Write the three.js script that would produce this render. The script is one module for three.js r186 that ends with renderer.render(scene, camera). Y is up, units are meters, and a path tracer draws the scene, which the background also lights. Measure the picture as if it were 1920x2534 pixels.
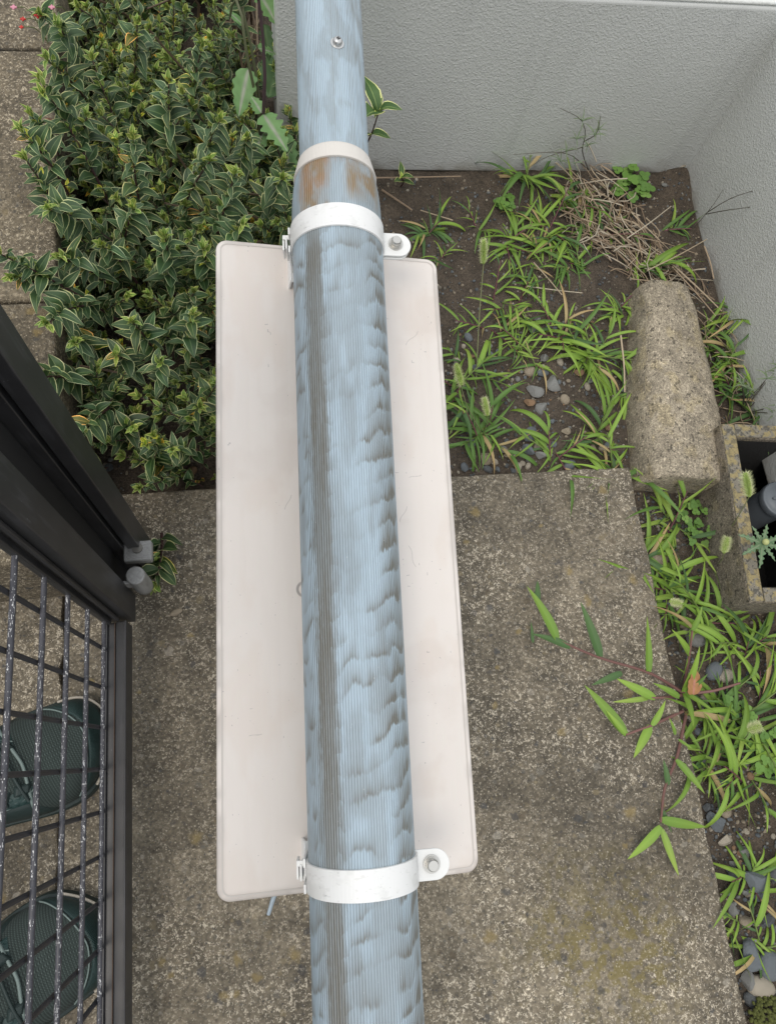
import * as THREE from 'three';
import { RoundedBoxGeometry } from 'three/addons/geometries/RoundedBoxGeometry.js';
import { mergeGeometries } from 'three/addons/utils/BufferGeometryUtils.js';

// ---------------------------------------------------------------- camera, sky, sun, exposure
const scene = new THREE.Scene();
const camera = new THREE.PerspectiveCamera(68.81, 1920 / 2534, 0.02, 200);
camera.position.set(0, 1, 0);
camera.up.set(0.0587, 0.3098, -0.949);
camera.lookAt(0.15, 1 - 0.9426, -0.2984);
camera.updateProjectionMatrix();

const renderer = new THREE.WebGLRenderer({ antialias: true });
renderer.toneMapping = THREE.LinearToneMapping;
renderer.toneMappingExposure = 1.15;
renderer.shadowMap.enabled = true;
renderer.shadowMap.type = THREE.PCFSoftShadowMap;

{ // even, bright overcast
  const w = 64, h = 32, d = new Float32Array(w * h * 4);
  for (let j = 0; j < h; j++) for (let i = 0; i < w; i++) {
    const el = ((j + .5) / h - .5) * Math.PI, s = Math.sin(el), k = (j * w + i) * 4;
    const L = s > 0 ? .58 + .62 * s : .2;
    d[k] = L * .97; d[k + 1] = L * 1.0; d[k + 2] = L * 1.04; d[k + 3] = 1;
  }
  const t = new THREE.DataTexture(d, w, h, THREE.RGBAFormat, THREE.FloatType);
  t.mapping = THREE.EquirectangularReflectionMapping; t.magFilter = t.minFilter = THREE.LinearFilter; t.needsUpdate = true;
  scene.background = t; scene.environment = t;
}
const sun = new THREE.DirectionalLight(0xfff4e6, 0.85);
sun.position.set(-1.1, 4, 0.7); sun.target.position.set(0.15, 0, -0.3);
sun.castShadow = true; sun.shadow.radius = 45; sun.shadow.mapSize.set(2048, 2048);
Object.assign(sun.shadow.camera, { left: -1.5, right: 1.5, top: 1.5, bottom: -1.5, near: .5, far: 8 });
scene.add(sun, sun.target);

// ---------------------------------------------------------------- helpers
function rng(seed) { let a = seed >>> 0; return () => { a = (a + 0x6D2B79F5) >>> 0; let t = a; t = Math.imul(t ^ (t >>> 15), t | 1); t ^= t + Math.imul(t ^ (t >>> 7), t | 61); return ((t ^ (t >>> 14)) >>> 0) / 4294967296; }; }
const V3 = (x, y, z) => new THREE.Vector3(x, y, z);
const clamp = (x, a = 0, b = 1) => x < a ? a : x > b ? b : x;
const sm = (a, b, x) => { const t = clamp((x - a) / (b - a)); return t * t * (3 - 2 * t); };
const lerp = (a, b, t) => a + (b - a) * t;
const NT = new Float32Array(256 * 256); { const r = rng(77); for (let i = 0; i < NT.length; i++) NT[i] = r(); }
function vn(x, y) {
  const xi = Math.floor(x), yi = Math.floor(y); let u = x - xi, v = y - yi; u = u * u * (3 - 2 * u); v = v * v * (3 - 2 * v);
  const x0 = xi & 255, x1 = (xi + 1) & 255, y0 = (yi & 255) << 8, y1 = ((yi + 1) & 255) << 8;
  const a = NT[y0 + x0], b = NT[y0 + x1], c = NT[y1 + x0], d = NT[y1 + x1];
  return a + (b - a) * u + (c - a + (a - b - c + d) * u) * v;
}
function fbm(x, y, o = 4) { let s = 0, a = .5, n = 0; for (let i = 0; i < o; i++) { s += a * vn(x, y); n += a; a *= .5; x = x * 2.03 + 17.1; y = y * 2.03 + 5.7; } return s / n; }
const used = {};
function numbered(n) { if (!(n in used)) { used[n] = 0; return n; } used[n]++; return n + '_' + String(used[n]).padStart(3, '0'); }
function shadow(o) { o.castShadow = o.receiveShadow = true; return o; }
function thing(name, label, category, pos = [0, 0, 0], group) {
  const o = new THREE.Group(); o.name = numbered(name); o.position.set(...pos);
  o.userData = { label, category }; if (group) o.userData.group = group; scene.add(o); return o;
}
function part(name, geo, mat, parent, kind) {
  const m = shadow(new THREE.Mesh(geo, mat)); m.name = name; if (kind) m.userData.kind = kind; parent.add(m); return m;
}
function struct(name, geo, mat) { const m = part(name, geo, mat, scene, 'structure'); return m; }
const mat = (r, g, b, rough = .8, o = {}) => { const m = new THREE.MeshStandardMaterial({ roughness: rough, side: THREE.DoubleSide, ...o }); m.color.setRGB(r, g, b); return m; };
function tex8(w, h, fn, srgb) { // fn(u, v, out) with linear 0..1 values; row 0 is v = 0
  const d = new Uint8Array(w * h * 4), o = [0, 0, 0], g = x => Math.round(255 * (srgb ? Math.pow(clamp(x), 1 / 2.2) : clamp(x)));
  for (let j = 0; j < h; j++) for (let i = 0; i < w; i++) { fn((i + .5) / w, (j + .5) / h, o); const k = (j * w + i) * 4; d[k] = g(o[0]); d[k + 1] = g(o[1]); d[k + 2] = g(o[2]); d[k + 3] = 255; }
  return finish(new THREE.DataTexture(d, w, h), srgb);
}
function finish(t, srgb) { t.wrapS = t.wrapT = THREE.RepeatWrapping; t.magFilter = THREE.LinearFilter; t.minFilter = THREE.LinearMipmapLinearFilter; t.generateMipmaps = true; if (srgb) t.colorSpace = THREE.SRGBColorSpace; t.needsUpdate = true; return t; }
function worldUV(g, sc, ox = 0, oy = 0) { // box mapping in metres, divided by sc
  if (g.index) g = g.toNonIndexed(); g.computeVertexNormals();
  const p = g.attributes.position, n = g.attributes.normal, uv = new Float32Array(p.count * 2);
  for (let i = 0; i < p.count; i++) {
    const ax = Math.abs(n.getX(i)), ay = Math.abs(n.getY(i)), az = Math.abs(n.getZ(i)); let u, v;
    if (ay >= ax && ay >= az) { u = p.getX(i); v = -p.getZ(i); } else if (ax >= az) { u = -p.getZ(i); v = p.getY(i); } else { u = p.getX(i); v = p.getY(i); }
    uv[2 * i] = u / sc + ox; uv[2 * i + 1] = v / sc + oy;
  }
  g.setAttribute('uv', new THREE.BufferAttribute(uv, 2)); return g;
}
function slab(pts, y0, y1, bev = .004) { // outline in [x, z], extruded from y0 up to y1
  const s = new THREE.Shape(pts.map(([x, z]) => new THREE.Vector2(x, -z)));
  const g = new THREE.ExtrudeGeometry(s, { depth: y1 - y0 - bev, bevelEnabled: true, bevelThickness: bev, bevelSize: bev, bevelOffset: -bev, bevelSegments: 2, steps: 1 });
  g.rotateX(-Math.PI / 2); g.translate(0, y0, 0); return g;
}
const box = (w, h, d, x, y, z, r = .001) => { const g = new RoundedBoxGeometry(w, h, d, 2, Math.min(r, w / 2.1, h / 2.1, d / 2.1)); g.translate(x, y, z); return g; };
function tube(pts, r, seg = 6, rad = 5, closed = false) { return new THREE.TubeGeometry(new THREE.CatmullRomCurve3(pts.map(p => V3(...p)), closed), seg, r, rad, closed); }
function taper(pts, r0, r1, seg = 8, rad = 5) { // tube that thins from r0 to r1
  const c = new THREE.CatmullRomCurve3(pts.map(p => V3(...p))), g = new THREE.TubeGeometry(c, seg, 1, rad), p = g.attributes.position;
  for (let i = 0; i <= seg; i++) { const o = c.getPointAt(i / seg), r = lerp(r0, r1, i / seg); for (let j = 0; j <= rad; j++) { const k = i * (rad + 1) + j; p.setXYZ(k, o.x + (p.getX(k) - o.x) * r, o.y + (p.getY(k) - o.y) * r, o.z + (p.getZ(k) - o.z) * r); } }
  g.computeVertexNormals(); return g;
}
function smooth(g) { // one normal per place, so that worn edges read as rounded
  g.computeVertexNormals(); const p = g.attributes.position, n = g.attributes.normal, m = new Map(), key = i => Math.round(p.getX(i) * 2e4) + ',' + Math.round(p.getY(i) * 2e4) + ',' + Math.round(p.getZ(i) * 2e4);
  for (let i = 0; i < p.count; i++) { const k = key(i), a = m.get(k) || m.set(k, V3()).get(k); a.x += n.getX(i); a.y += n.getY(i); a.z += n.getZ(i); }
  for (let i = 0; i < p.count; i++) { const a = m.get(key(i)).clone().normalize(); n.setXYZ(i, a.x, a.y, a.z); } return g;
}
class Acc { // gathers many small pieces into one geometry with vertex colours
  constructor() { this.p = []; this.n = []; this.c = []; this.i = []; }
  add(g, m, tint = [1, 1, 1]) {
    const p = g.attributes.position, n = g.attributes.normal, c = g.attributes.color, b = this.p.length / 3, v = V3(), nm = new THREE.Matrix3().getNormalMatrix(m);
    for (let i = 0; i < p.count; i++) {
      v.fromBufferAttribute(p, i).applyMatrix4(m); this.p.push(v.x, v.y, v.z);
      v.fromBufferAttribute(n, i).applyMatrix3(nm).normalize(); this.n.push(v.x, v.y, v.z);
      if (c) this.c.push(c.getX(i) * tint[0], c.getY(i) * tint[1], c.getZ(i) * tint[2]); else this.c.push(...tint);
    }
    if (g.index) for (const k of g.index.array) this.i.push(b + k); else for (let k = 0; k < p.count; k++) this.i.push(b + k);
  }
  geo() { const g = new THREE.BufferGeometry(); g.setAttribute('position', new THREE.Float32BufferAttribute(this.p, 3)); g.setAttribute('normal', new THREE.Float32BufferAttribute(this.n, 3)); g.setAttribute('color', new THREE.Float32BufferAttribute(this.c, 3)); g.setIndex(this.i); return g; }
}
function frame(pos, dir, up, s = 1) { // local +x along dir, +y near up
  const x = dir.clone().normalize(), z = x.clone().cross(up).normalize(), y = z.clone().cross(x), m = new THREE.Matrix4().makeBasis(x, y, z); m.scale(V3(s, s, s)); m.setPosition(pos); return m;
}

// ---------------------------------------------------------------- textures
// concrete with worn aggregate: 0.92 m square
const CN = 2048, CS = .92;
const [concMap, concBump] = (() => {
  const C = new Float32Array(CN * CN * 3), B = new Float32Array(CN * CN), r = rng(5);
  for (let j = 0; j < CN; j++) for (let i = 0; i < CN; i++) {
    const x = i / CN, y = j / CN, k = j * CN + i;
    const big = fbm(x * 5, y * 5, 4), mid = fbm(x * 40 + 9, y * 40, 3), fine = fbm(x * 330 + 3, y * 330, 2), hi = vn(x * 900, y * 900);
    let L = .118 * (.55 + .75 * big) * (.55 + .85 * mid) * (.45 + 1.1 * fine);
    const fl = fbm(x * 350 + 40 + 2 * hi, y * 350 + 11 + 2 * fine, 3) * .7 + hi * .3, fl2 = sm(.575, .69, fl) * (.3 + .7 * sm(.35, .65, fbm(x * 9 + 2, y * 9, 3)));
    const w = .36 * fl2;
    let R0 = L * 1.12 + w, G0 = L * .97 + w * .92, B0 = L * .72 + w * .77;
    const mx = x - .80, my = (y + .5) % 1 - .33, ms = sm(.17, .02, Math.hypot(mx, my * 1.2) + .16 * (fbm(x * 14, y * 14, 4) - .5)) * sm(.42, .62, fbm(x * 120 + 7, y * 120, 3)); R0 = lerp(R0, .14, ms * .7); G0 = lerp(G0, .115, ms * .7); B0 = lerp(B0, .035, ms * .7); // moss near the lower right corner
    const lg = .66 + .70 * fbm(x * 4 + 5, y * 4, 4); C[3 * k] = R0 * lg; C[3 * k + 1] = G0 * lg; C[3 * k + 2] = B0 * lg;
    B[k] = .45 + .25 * fine + .12 * hi + .22 * fl2 + .1 * mid;
  }
  const cols = [[.20, .165, .10], [.13, .125, .11], [.05, .055, .062], [.3, .28, .24], [.09, .07, .045], [.035, .037, .042]];
  const stamp = (cx, cy, rad, col, a, soft, bump) => {
    const e = .6 + r() * .4, th = r() * 7, c = Math.cos(th), s = Math.sin(th), ph = r() * 50, R = Math.ceil(rad * 1.4);
    for (let dy = -R; dy <= R; dy++) for (let dx = -R; dx <= R; dx++) {
      const u = (dx * c + dy * s) / rad, v = (-dx * s + dy * c) / (rad * e), d = Math.sqrt(u * u + v * v) + (vn(ph + u * 2.2, ph + v * 2.2) - .5) * .6;
      if (d > 1.02) continue; const t = a * sm(1.02, 1.02 - soft, d);
      const k = ((cy + dy + CN) % CN) * CN + ((cx + dx + CN) % CN);
      for (let q = 0; q < 3; q++) C[3 * k + q] = lerp(C[3 * k + q], col[q] * (.8 + .4 * vn(dx * .5 + ph, dy * .5)), t);
      B[k] += bump * t;
    }
  };
  const R = n => Math.floor(r() * n);
  for (let n = 0; n < 42000; n++) stamp(R(CN), R(CN), 1.0 + r() * 1.9, r() < .5 ? [.46, .42, .34] : cols[R(6)], .75, .5, .1);
  for (let n = 0; n < 2400; n++) stamp(R(CN), R(CN), 3 + r() * 5, cols[R(6)], .3 + r() * .4, .5, .1);
  for (let n = 0; n < 620; n++) stamp(R(CN), R(CN), 6 + r() * 9, cols[R(6)], .3 + r() * .35, .4, .1);
  for (let n = 0; n < 70; n++) stamp(R(CN), R(CN), 9 + r() * 17, [.25, .19, .075], .6, .8, .05);
  const d = new Uint8Array(CN * CN * 4), b = new Uint8Array(CN * CN * 4);
  for (let k = 0; k < CN * CN; k++) { for (let q = 0; q < 3; q++) d[4 * k + q] = 255 * Math.pow(clamp(C[3 * k + q]), 1 / 2.2); d[4 * k + 3] = 255; const v = 255 * clamp(B[k]); b[4 * k] = b[4 * k + 1] = b[4 * k + 2] = v; b[4 * k + 3] = 255; }
  return [finish(new THREE.DataTexture(d, CN, CN), true), finish(new THREE.DataTexture(b, CN, CN))];
})();
const concrete = (r, g, b, bs = .0022) => mat(r, g, b, .92, { map: concMap, bumpMap: concBump, bumpScale: bs });
const mPath = concrete(1.15, 1.12, 1.08), mBlock = concrete(.98, .92, .82, .003);
// plain weathered cast concrete, 0.3 m tile
const castMap = tex8(1024, 1024, (u, v, o) => {
  const n = fbm(u * 16, v * 16, 4), f = vn(u * 256, v * 256), g = vn(u * 512, v * 512), m = fbm(u * 64, v * 64, 3), h = f * .5 + g * .5, blot = sm(.55, .72, fbm(u * 16 + 64, v * 16 + 32, 4));
  let L = .215 * (.55 + .85 * n) * (.35 + .5 * m + .75 * h); L += .16 * sm(.62, .85, fbm(u * 128 + 9, v * 128, 2)); L *= 1 - .6 * sm(.72, .80, fbm(u * 64 + 5, v * 64 + 80, 2)); L *= .84 + .3 * sm(.3, .6, fbm(u * 256, v * 256, 2)); o[0] = L * 1.06; o[1] = L * (.96 - .02 * blot); o[2] = L * (.78 - .1 * blot);
}, true);
const castBump = tex8(1024, 1024, (u, v, o) => { o[0] = o[1] = o[2] = .4 * vn(u * 256, v * 256) + .3 * vn(u * 512, v * 512) + .3 * fbm(u * 64, v * 64, 3); });
const cast = (r, g, b) => mat(r, g, b, .95, { map: castMap, bumpMap: castBump, bumpScale: .0022 });
const mKerb = cast(1.5, 1.42, 1.3), mPit = cast(.95, .9, .85);
const lichenMap = tex8(512, 512, (u, v, o) => { // crust of yellow, black and pale lichen, 0.12 m tile
  const a = fbm(u * 16, v * 16, 4), b = fbm(u * 16 + 70, v * 16 + 40, 4), f = vn(u * 256, v * 256), k = .7 + .55 * f, y = sm(.42, .60, a), d = .8 * sm(.54, .62, fbm(u * 32 + 70, v * 32 + 40, 4)) * (1 - y * .4);
  o[0] = lerp(lerp(.33, .46, y), .11, d) * k; o[1] = lerp(lerp(.30, .375, y), .105, d) * k; o[2] = lerp(lerp(.24, .19, y), .092, d) * k;
}, true);

const stucco = tex8(1024, 1024, (u, v, o) => { // 0.5 m tile of sprayed texture
  const x = u * 256, y = v * 256, a = vn(x, y), b = vn(x * 2 + 30, y * 2), e = vn(x + 91.5, y + 33.2);
  const t = .45 * sm(.35, .9, a) + .35 * sm(.45, .9, e) + .2 * b; o[0] = o[1] = o[2] = t;
});
const wallMap = tex8(1024, 512, (u, v, o) => { // 1.28 m x 0.32 m, v = height
  const x = u * 1.28, y = v * .32, n = fbm(x * 9, y * 9, 4), f = vn(x * 700, y * 700), dirt = sm(.046, .0, y + (fbm(x * 30, y * 40, 4) - .5) * .06), drip = sm(.6, .8, fbm(x * 40, y * 3, 3)) * .06;
  const L = .86 * (.94 + .1 * n + .05 * f - drip); o[0] = lerp(L, .32, dirt * .75); o[1] = lerp(L * 1.0, .27, dirt * .75); o[2] = lerp(L * .985, .19, dirt * .75);
}, true);

// ribbed vinyl sleeve of the pole, with grime in scallops; u = angle, v = 0..1 over s0..s1
const RIBS = 116;
function sleeve(s0, s1, dirty) {
  return tex8(1024, 2048, (u, v, o) => {
    let th = u * 360 - 180; const s = s0 + (s1 - s0) * v, rib = .5 + .5 * Math.cos(u * 2 * Math.PI * RIBS);
    const n1 = fbm(th * .03 + 50, s * 16, 4), n2 = fbm(th * .22 + 9, s * 30, 3), n3 = fbm(th * .9, s * 240, 3), streak = fbm(th * .55 + 20, s * 3, 3);
    let r = .415, g = .515, b = .585; const t0 = (.86 + .26 * n1) * (.93 + .14 * streak) * (.95 + .1 * n3);
    r *= t0; g *= t0; b *= t0;
    let dk = 0;
    if (dirty) {
      const p = .0182, edge = .011 * (th + 20) / 60 + .020 * (fbm(th * .045 + 3, s * 26 + 2, 3) - .5) + .003 * (n2 - .5) + .0026 * (vn(th * .8 + 5, s * 34 + 8) - .5);
      const q = (s - edge) / p, k = Math.floor(q), f = q - k, cell = vn(k * 3.7 + 11.3, th * .035 + k), cell2 = vn(k * 1.9 + 4, th * .11 + 30);
      const pat = sm(.36, .62, fbm(th * .03 + 15, s * 20 + 40, 3)); const A = 1.25 * sm(28, 50, th) * sm(84, 66, th) * (.35 + .9 * cell2) + .62 * sm(-24, -6, th) * sm(56, 30, th) * sm(.18, .6, cell) * (.2 + 1.2 * pat) * (.5 + .8 * cell2) + .95 * sm(-96, -76, th) * sm(-38, -52, th) * sm(.3, .7, cell2);
      const w = .2 + .3 * sm(34, 58, th) + .2 * cell, hat = .55 + .6 * vn(th * 1.1 + 7, s * 60);
      dk = A * hat * sm(-.01, .2, f + .12 * (n3 - .5)) * Math.exp(-Math.max(0, f - .1) / w);
      const hook = sm(55, 63, th + 10 * (n2 - .5)) * sm(78, 68, th) * (.25 + .75 * sm(.85, .2, f)); dk = Math.max(dk, .8 * hook * hat * (.65 + .6 * cell2));
      // long grey-brown stripe
      const wob = 12 * (n2 - .5) + 8 * (n3 - .5) + 4 * (f - .5) * sm(-36, -20, th), str = sm(-50, -37, th + wob) * sm(-12, -26, th + wob) * (.75 + .35 * vn(th * 1.4, s * 30));
      dk = Math.max(dk, str * (.50 + .35 * n1));
      dk *= .82 + .35 * n3;
      const up = sm(.56, .62, s); dk *= 1 - .85 * up;
    } else { const q = s / .05 + .02 * th, f = q - Math.floor(q); dk = .34 * sm(0, .2, f) * sm(.8, .25, f) * sm(15, 55, th) * sm(.35, .6, n1) + .22 * sm(.5, .68, fbm(th * .05 + 8, s * 30, 4)) + .16 * sm(.5, .7, streak); }
    dk = clamp(dk * 1.18, 0, .9);
    r = lerp(r, .158, dk); g = lerp(g, .146, dk); b = lerp(b, .115, dk);
    if (dirty) { const sh = sm(.40, .70, fbm(th * .06 + 60, s * 26 + 9, 4)) * .30; r = lerp(r, .19, sh); g = lerp(g, .19, sh); b = lerp(b, .17, sh); }
    if (dirty) { // rust bleeding from under the collar
      const a1 = sm(-58, -40, th + 12 * (n2 - .5)) * sm(-2, -16, th + 14 * (n2 - .5)), a2 = sm(8, 26, th + 16 * (n2 - .5)) * sm(86, 50, th);
      const ru = a1 * sm(.612, .634, s + .02 * (n2 - .5)), br = Math.max(a1 * sm(.585, .61, s), 1.1 * a2 * sm(.600, .628, s + .03 * (n1 - .5))) * (.25 + .9 * sm(.28, .68, fbm(th * .06 + 41, s * 55 + 7, 4))), rim = sm(.642, .655, s + .01 * (n2 - .5)) * sm(-75, -40, th) * sm(85, 40, th);
      { const e = clamp(br * .95); r = lerp(r, .29, e); g = lerp(g, .215, e); b = lerp(b, .13, e); }
      const bl = sm(.25, .66, fbm(th * .07 + 12, s * 70 + 3, 4)), q = clamp(ru * bl * (.6 + .7 * n3) + rim * .55 * bl * n2); r = lerp(r, .34, q * .78); g = lerp(g, .195, q * .78); b = lerp(b, .095, q * .78);
    }
    const m = .86 + .2 * rib; o[0] = r * m; o[1] = g * m; o[2] = b * m;
    if (vn(th * 2.1, s * 900) > .985 && n2 > .5) { o[0] = o[1] = .7; o[2] = .7; }
  }, true);
}
const ribBump = tex8(2048, 4, (u, v, o) => { o[0] = o[1] = o[2] = Math.pow(.5 + .5 * Math.cos(u * 2 * Math.PI * RIBS), .7); });
const plateMap = tex8(1024, 2048, (u, v, o) => { // back of the sign plate, chalky off-white with faint stains
  const x = u * .21, y = v * .555, n = fbm(x * 14, y * 14, 5), st = sm(.5, .75, fbm(x * 40 + 7, y * 22 + 3, 5)) * .55, f = vn(x * 1500, y * 1500), gr = fbm(x * 500, y * 8, 2);
  let L = .70 * (.95 + .07 * n + .008 * gr); const k = .10 * st; o[0] = L * (1.05 - k * .5); o[1] = L * (.97 - k * .8); o[2] = L * (.90 - k);
  const e = Math.min(x, .21 - x, y, .555 - y) + .003 * (fbm(x * 60, y * 60, 3) - .5), dirt = sm(.008, .001, e) * .22 * sm(.3, .6, fbm(x * 40 + 5, y * 40, 3)); o[0] *= 1 - dirt; o[1] *= 1 - dirt; o[2] *= 1 - dirt;
  const sp = vn(x * 420 + 9, y * 420); if (sp > .965 && fbm(x * 30, y * 30 + 6, 2) > .56) { o[0] *= .72; o[1] *= .72; o[2] *= .74; }
  const wipe = sm(.55, .72, fbm(x * 90 + 3, y * 7 + 11, 4)) * .018 + .5 * sm(.6, .7, fbm(x * 18 + 31, y * 18 + 17, 5)) * .09; o[0] *= 1 - wipe * .8; o[1] *= 1 - wipe; o[2] *= 1 - wipe * 1.1;
  for (const [sx, sy, a, l] of [[.162, .30, 1.2, .016], [.168, .262, 1.9, .020], [.175, .335, .4, .012], [.06, .31, 1.3, .014], [.07, .205, 1.8, .012], [.18, .47, .9, .02], [.15, .19, 2.4, .014], [.03, .12, .3, .01]]) { const ca = Math.cos(a), sa = Math.sin(a), u1 = (x - sx) * ca + (y - sy) * sa, v1 = -(x - sx) * sa + (y - sy) * ca + .0012 * Math.sin(u1 * 300); if (Math.abs(u1) < l / 2 && Math.abs(v1) < .00035) { o[0] *= .78; o[1] *= .78; o[2] *= .78; } }
  const cx = x - .072, cy = y - .235, d = Math.hypot(cx, cy); const ring = sm(.0016, .0006, Math.abs(d - .0058)) * .5 * sm(-.3, .8, -cx / .006); o[0] *= 1 - ring; o[1] *= 1 - ring; o[2] *= 1 - ring;
}, true);
const soilMap = tex8(1024, 1024, (u, v, o) => { // 0.5 m tile
  const n = fbm(u * 24, v * 24, 5), f = fbm(u * 200, v * 200, 3), sp = vn(u * 380, v * 380);
  let L = .068 * (.5 + .9 * n) * (.5 + 1.0 * f); o[0] = L * 1.25; o[1] = L * .96; o[2] = L * .68;
  if (sp > .93) { const w = (sp - .93) * 3; o[0] += w; o[1] += w * .86; o[2] += w * .66; }
}, true);
const soilBump = tex8(1024, 1024, (u, v, o) => { o[0] = o[1] = o[2] = .6 * fbm(u * 90, v * 90, 4) + .4 * vn(u * 400, v * 400); });
const chipMap = tex8(256, 2048, (u, v, o) => { // black wire, white chips on its upper side (v along, u round)
  const a = Math.abs(((u + .25) % 1) - .5) * 2, up = sm(.20, .10, Math.abs(u - .5)), n = vn(u * 26, v * 240) * .8 + .2 * vn(u * 50, v * 700), n2 = fbm(u * 3, v * 30, 2);
  const c = up * sm(.775, .81, n + .2 * (n2 - .5)) * .8; const L = .038 + .02 * fbm(u * 8, v * 120, 2);
  o[0] = lerp(L, .75, c); o[1] = lerp(L, .75, c); o[2] = lerp(L * 1.22, .74, c);
}, true);
const blackMap = tex8(512, 512, (u, v, o) => { const n = fbm(u * 12, v * 12, 4), s = sm(.66, .78, fbm(u * 70, v * 6, 3)), p = vn(u * 300, v * 300) > .985 ? .25 : 0; const L = .026 * (.7 + .6 * n) + .014 * s + p; o[0] = L; o[1] = L; o[2] = L * 1.08; }, true);
const galvMap = tex8(256, 256, (u, v, o) => { const n = fbm(u * 20, v * 20, 4), L = .36 * (.7 + .6 * n); o[0] = L; o[1] = L * 1.0; o[2] = L * .98; }, true);
const weave = tex8(256, 256, (u, v, o) => { const x = u * 16, y = v * 16, a = Math.sin(x * 6.283 + Math.sin(y * 6.283) * 1.2), b = Math.sin(y * 6.283), t = clamp(.5 + .5 * a * (.5 + .5 * b)), n = .8 + .4 * vn(x * 3, y * 3); o[0] = .022 * n + .12 * t * t; o[1] = .032 * n + .145 * t * t; o[2] = .03 * n + .135 * t * t; }, true);
const dots = tex8(256, 256, (u, v, o) => { const x = u * 12, y = v * 12, xo = x + (Math.floor(y) & 1) * .5, d = Math.hypot(xo - Math.floor(xo) - .5, y - Math.floor(y) - .5); o[0] = o[1] = o[2] = sm(.4, .15, d); });

// ---------------------------------------------------------------- ground and walls
const inPit = (x, z) => { const c = Math.cos(-.09), s = Math.sin(-.09), dx = x - .742, dz = z + .262, lx = c * dx - s * dz, lz = s * dx + c * dz; return Math.abs(lx) < .088 && Math.abs(lz) < .124; };
const groundY = (x, z) => {
  const inBed = -.026 + .020 * (fbm(x * 7 + 40, z * 7 + 40, 4) - .5) + .008 * (fbm(x * 45 + 9, z * 45 + 70, 3) - .5);
  if (inPit(x, z)) return -.15;
  return inBed + .012 * sm(.70, .76, x) + .010 * sm(-.86, -.92, z);
};
let soil;
{
  const ax = (lo, a, b, hi, st) => { const r = []; for (const q of [lo, lo * .4, lo * .15, lo * .06]) if (q < a - .1) r.push(q); for (let q = a; q <= b + 1e-6; q += st) r.push(q); for (const q of [hi * .06, hi * .15, hi * .4, hi]) if (q > b + .1) r.push(q); return r; };
  const X = ax(-30, -.62, 1.02, 30, .006), Z = ax(-30, -1.36, .52, 30, .006), p = [], uv = [], id = [];
  Z.forEach(z => X.forEach(x => { const near = Math.abs(x) < 1.2 && Math.abs(z) < 1.5; p.push(x, near ? groundY(x, z) : -.03, z); uv.push(x / .5, -z / .5); }));
  for (let j = 0; j < Z.length - 1; j++) for (let i = 0; i < X.length - 1; i++) { const a = j * X.length + i, b = a + 1, c = a + X.length, d = c + 1; id.push(a, c, b, b, c, d); }
  const g = new THREE.BufferGeometry(); g.setAttribute('position', new THREE.Float32BufferAttribute(p, 3)); g.setAttribute('uv', new THREE.Float32BufferAttribute(uv, 2)); g.setIndex(id); g.computeVertexNormals();
  soil = struct('soil_ground', g, mat(1, 1, 1, .95, { map: soilMap, bumpMap: soilBump, bumpScale: .004 }));
}
{ // concrete path and the inner slab behind the gate, parted by a ragged crack at x = -0.275
  const r = rng(3), crack = []; for (let z = -.232; z <= 2.5; z += z < .4 ? .008 : .3) crack.push([-.272 + .006 * (fbm(z * 30, 3, 3) - .5) * 2 + .014 * (fbm(z * 6, 8, 2) - .5), z]);
  const front = []; for (let x = .534; x > -.26; x -= .02) front.push([x, -.366 + .004 * (fbm(x * 30, 1, 3) - .5)]);
  const right = []; for (let z = 2.5; z > -.36; z -= z > .5 ? .3 : .012) right.push([.533 + .005 * (fbm(z * 26, 5, 3) - .5), z]);
  const g = worldUV(slab([...right, ...front, [-.262, -.366], [-.264, -.24], ...crack], -.12, 0, .0025), CS, .38, .1);
  struct('path', g, mPath);
  const in2 = crack.map(([x, z], i) => [x - .004 - .004 * vn(z * 60, 4), z]).reverse();
  struct('paved_floor', worldUV(slab([[-1.6, 2.5], ...in2, [-1.6, -.232]].reverse(), -.12, -.003, .003), CS, .9, .6), mPath);
}
function stuccoGeo(w, h, d, x, y, z) { const g = worldUV(new RoundedBoxGeometry(w, h, d, 3, .006), 1); g.translate(x, y, z); return g; }
{
  const mw = (ox) => { const m = wallMap.clone(); m.repeat.set(1 / 1.28, 1 / .32); m.offset.set(ox, .0); m.needsUpdate = true; const b = stucco.clone(); b.repeat.set(2, 2); b.needsUpdate = true; return mat(.655, .665, .65, .36, { map: m, bumpMap: b, bumpScale: .0007 }); };
  const back = thing('stucco_wall', 'low grey stucco wall behind the fallen pole, with a pale top', 'wall', [.4, -.02, -.93]);
  const u = g => { const p = g.attributes.position, n = g.attributes.normal, uv = g.attributes.uv; for (let i = 0; i < p.count; i++) uv.setY(i, Math.abs(n.getY(i)) > .7 ? .25 + p.getZ(i) * .1 : clamp(p.getY(i) + .02, .001, .315)); return g; };
  part('wall_face', u(stuccoGeo(.875, .318, .15, .0775, .159, -.075)), mw(0), back);
  const cap = part('coping', stuccoGeo(.873, .006, .148, .0775, .321, -.0755), mat(.68, .69, .66, .7, { bumpMap: stucco, bumpScale: .001 }), back);
  const side = thing('stucco_wall', 'grey stucco wall along the right side of the weed bed', 'wall', [.765, -.02, -.2]);
  const gs = stuccoGeo(.15, .312, 1.72, .075, .156, .111); part('wall_face', u(gs), mw(.3), side);
}
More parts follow.
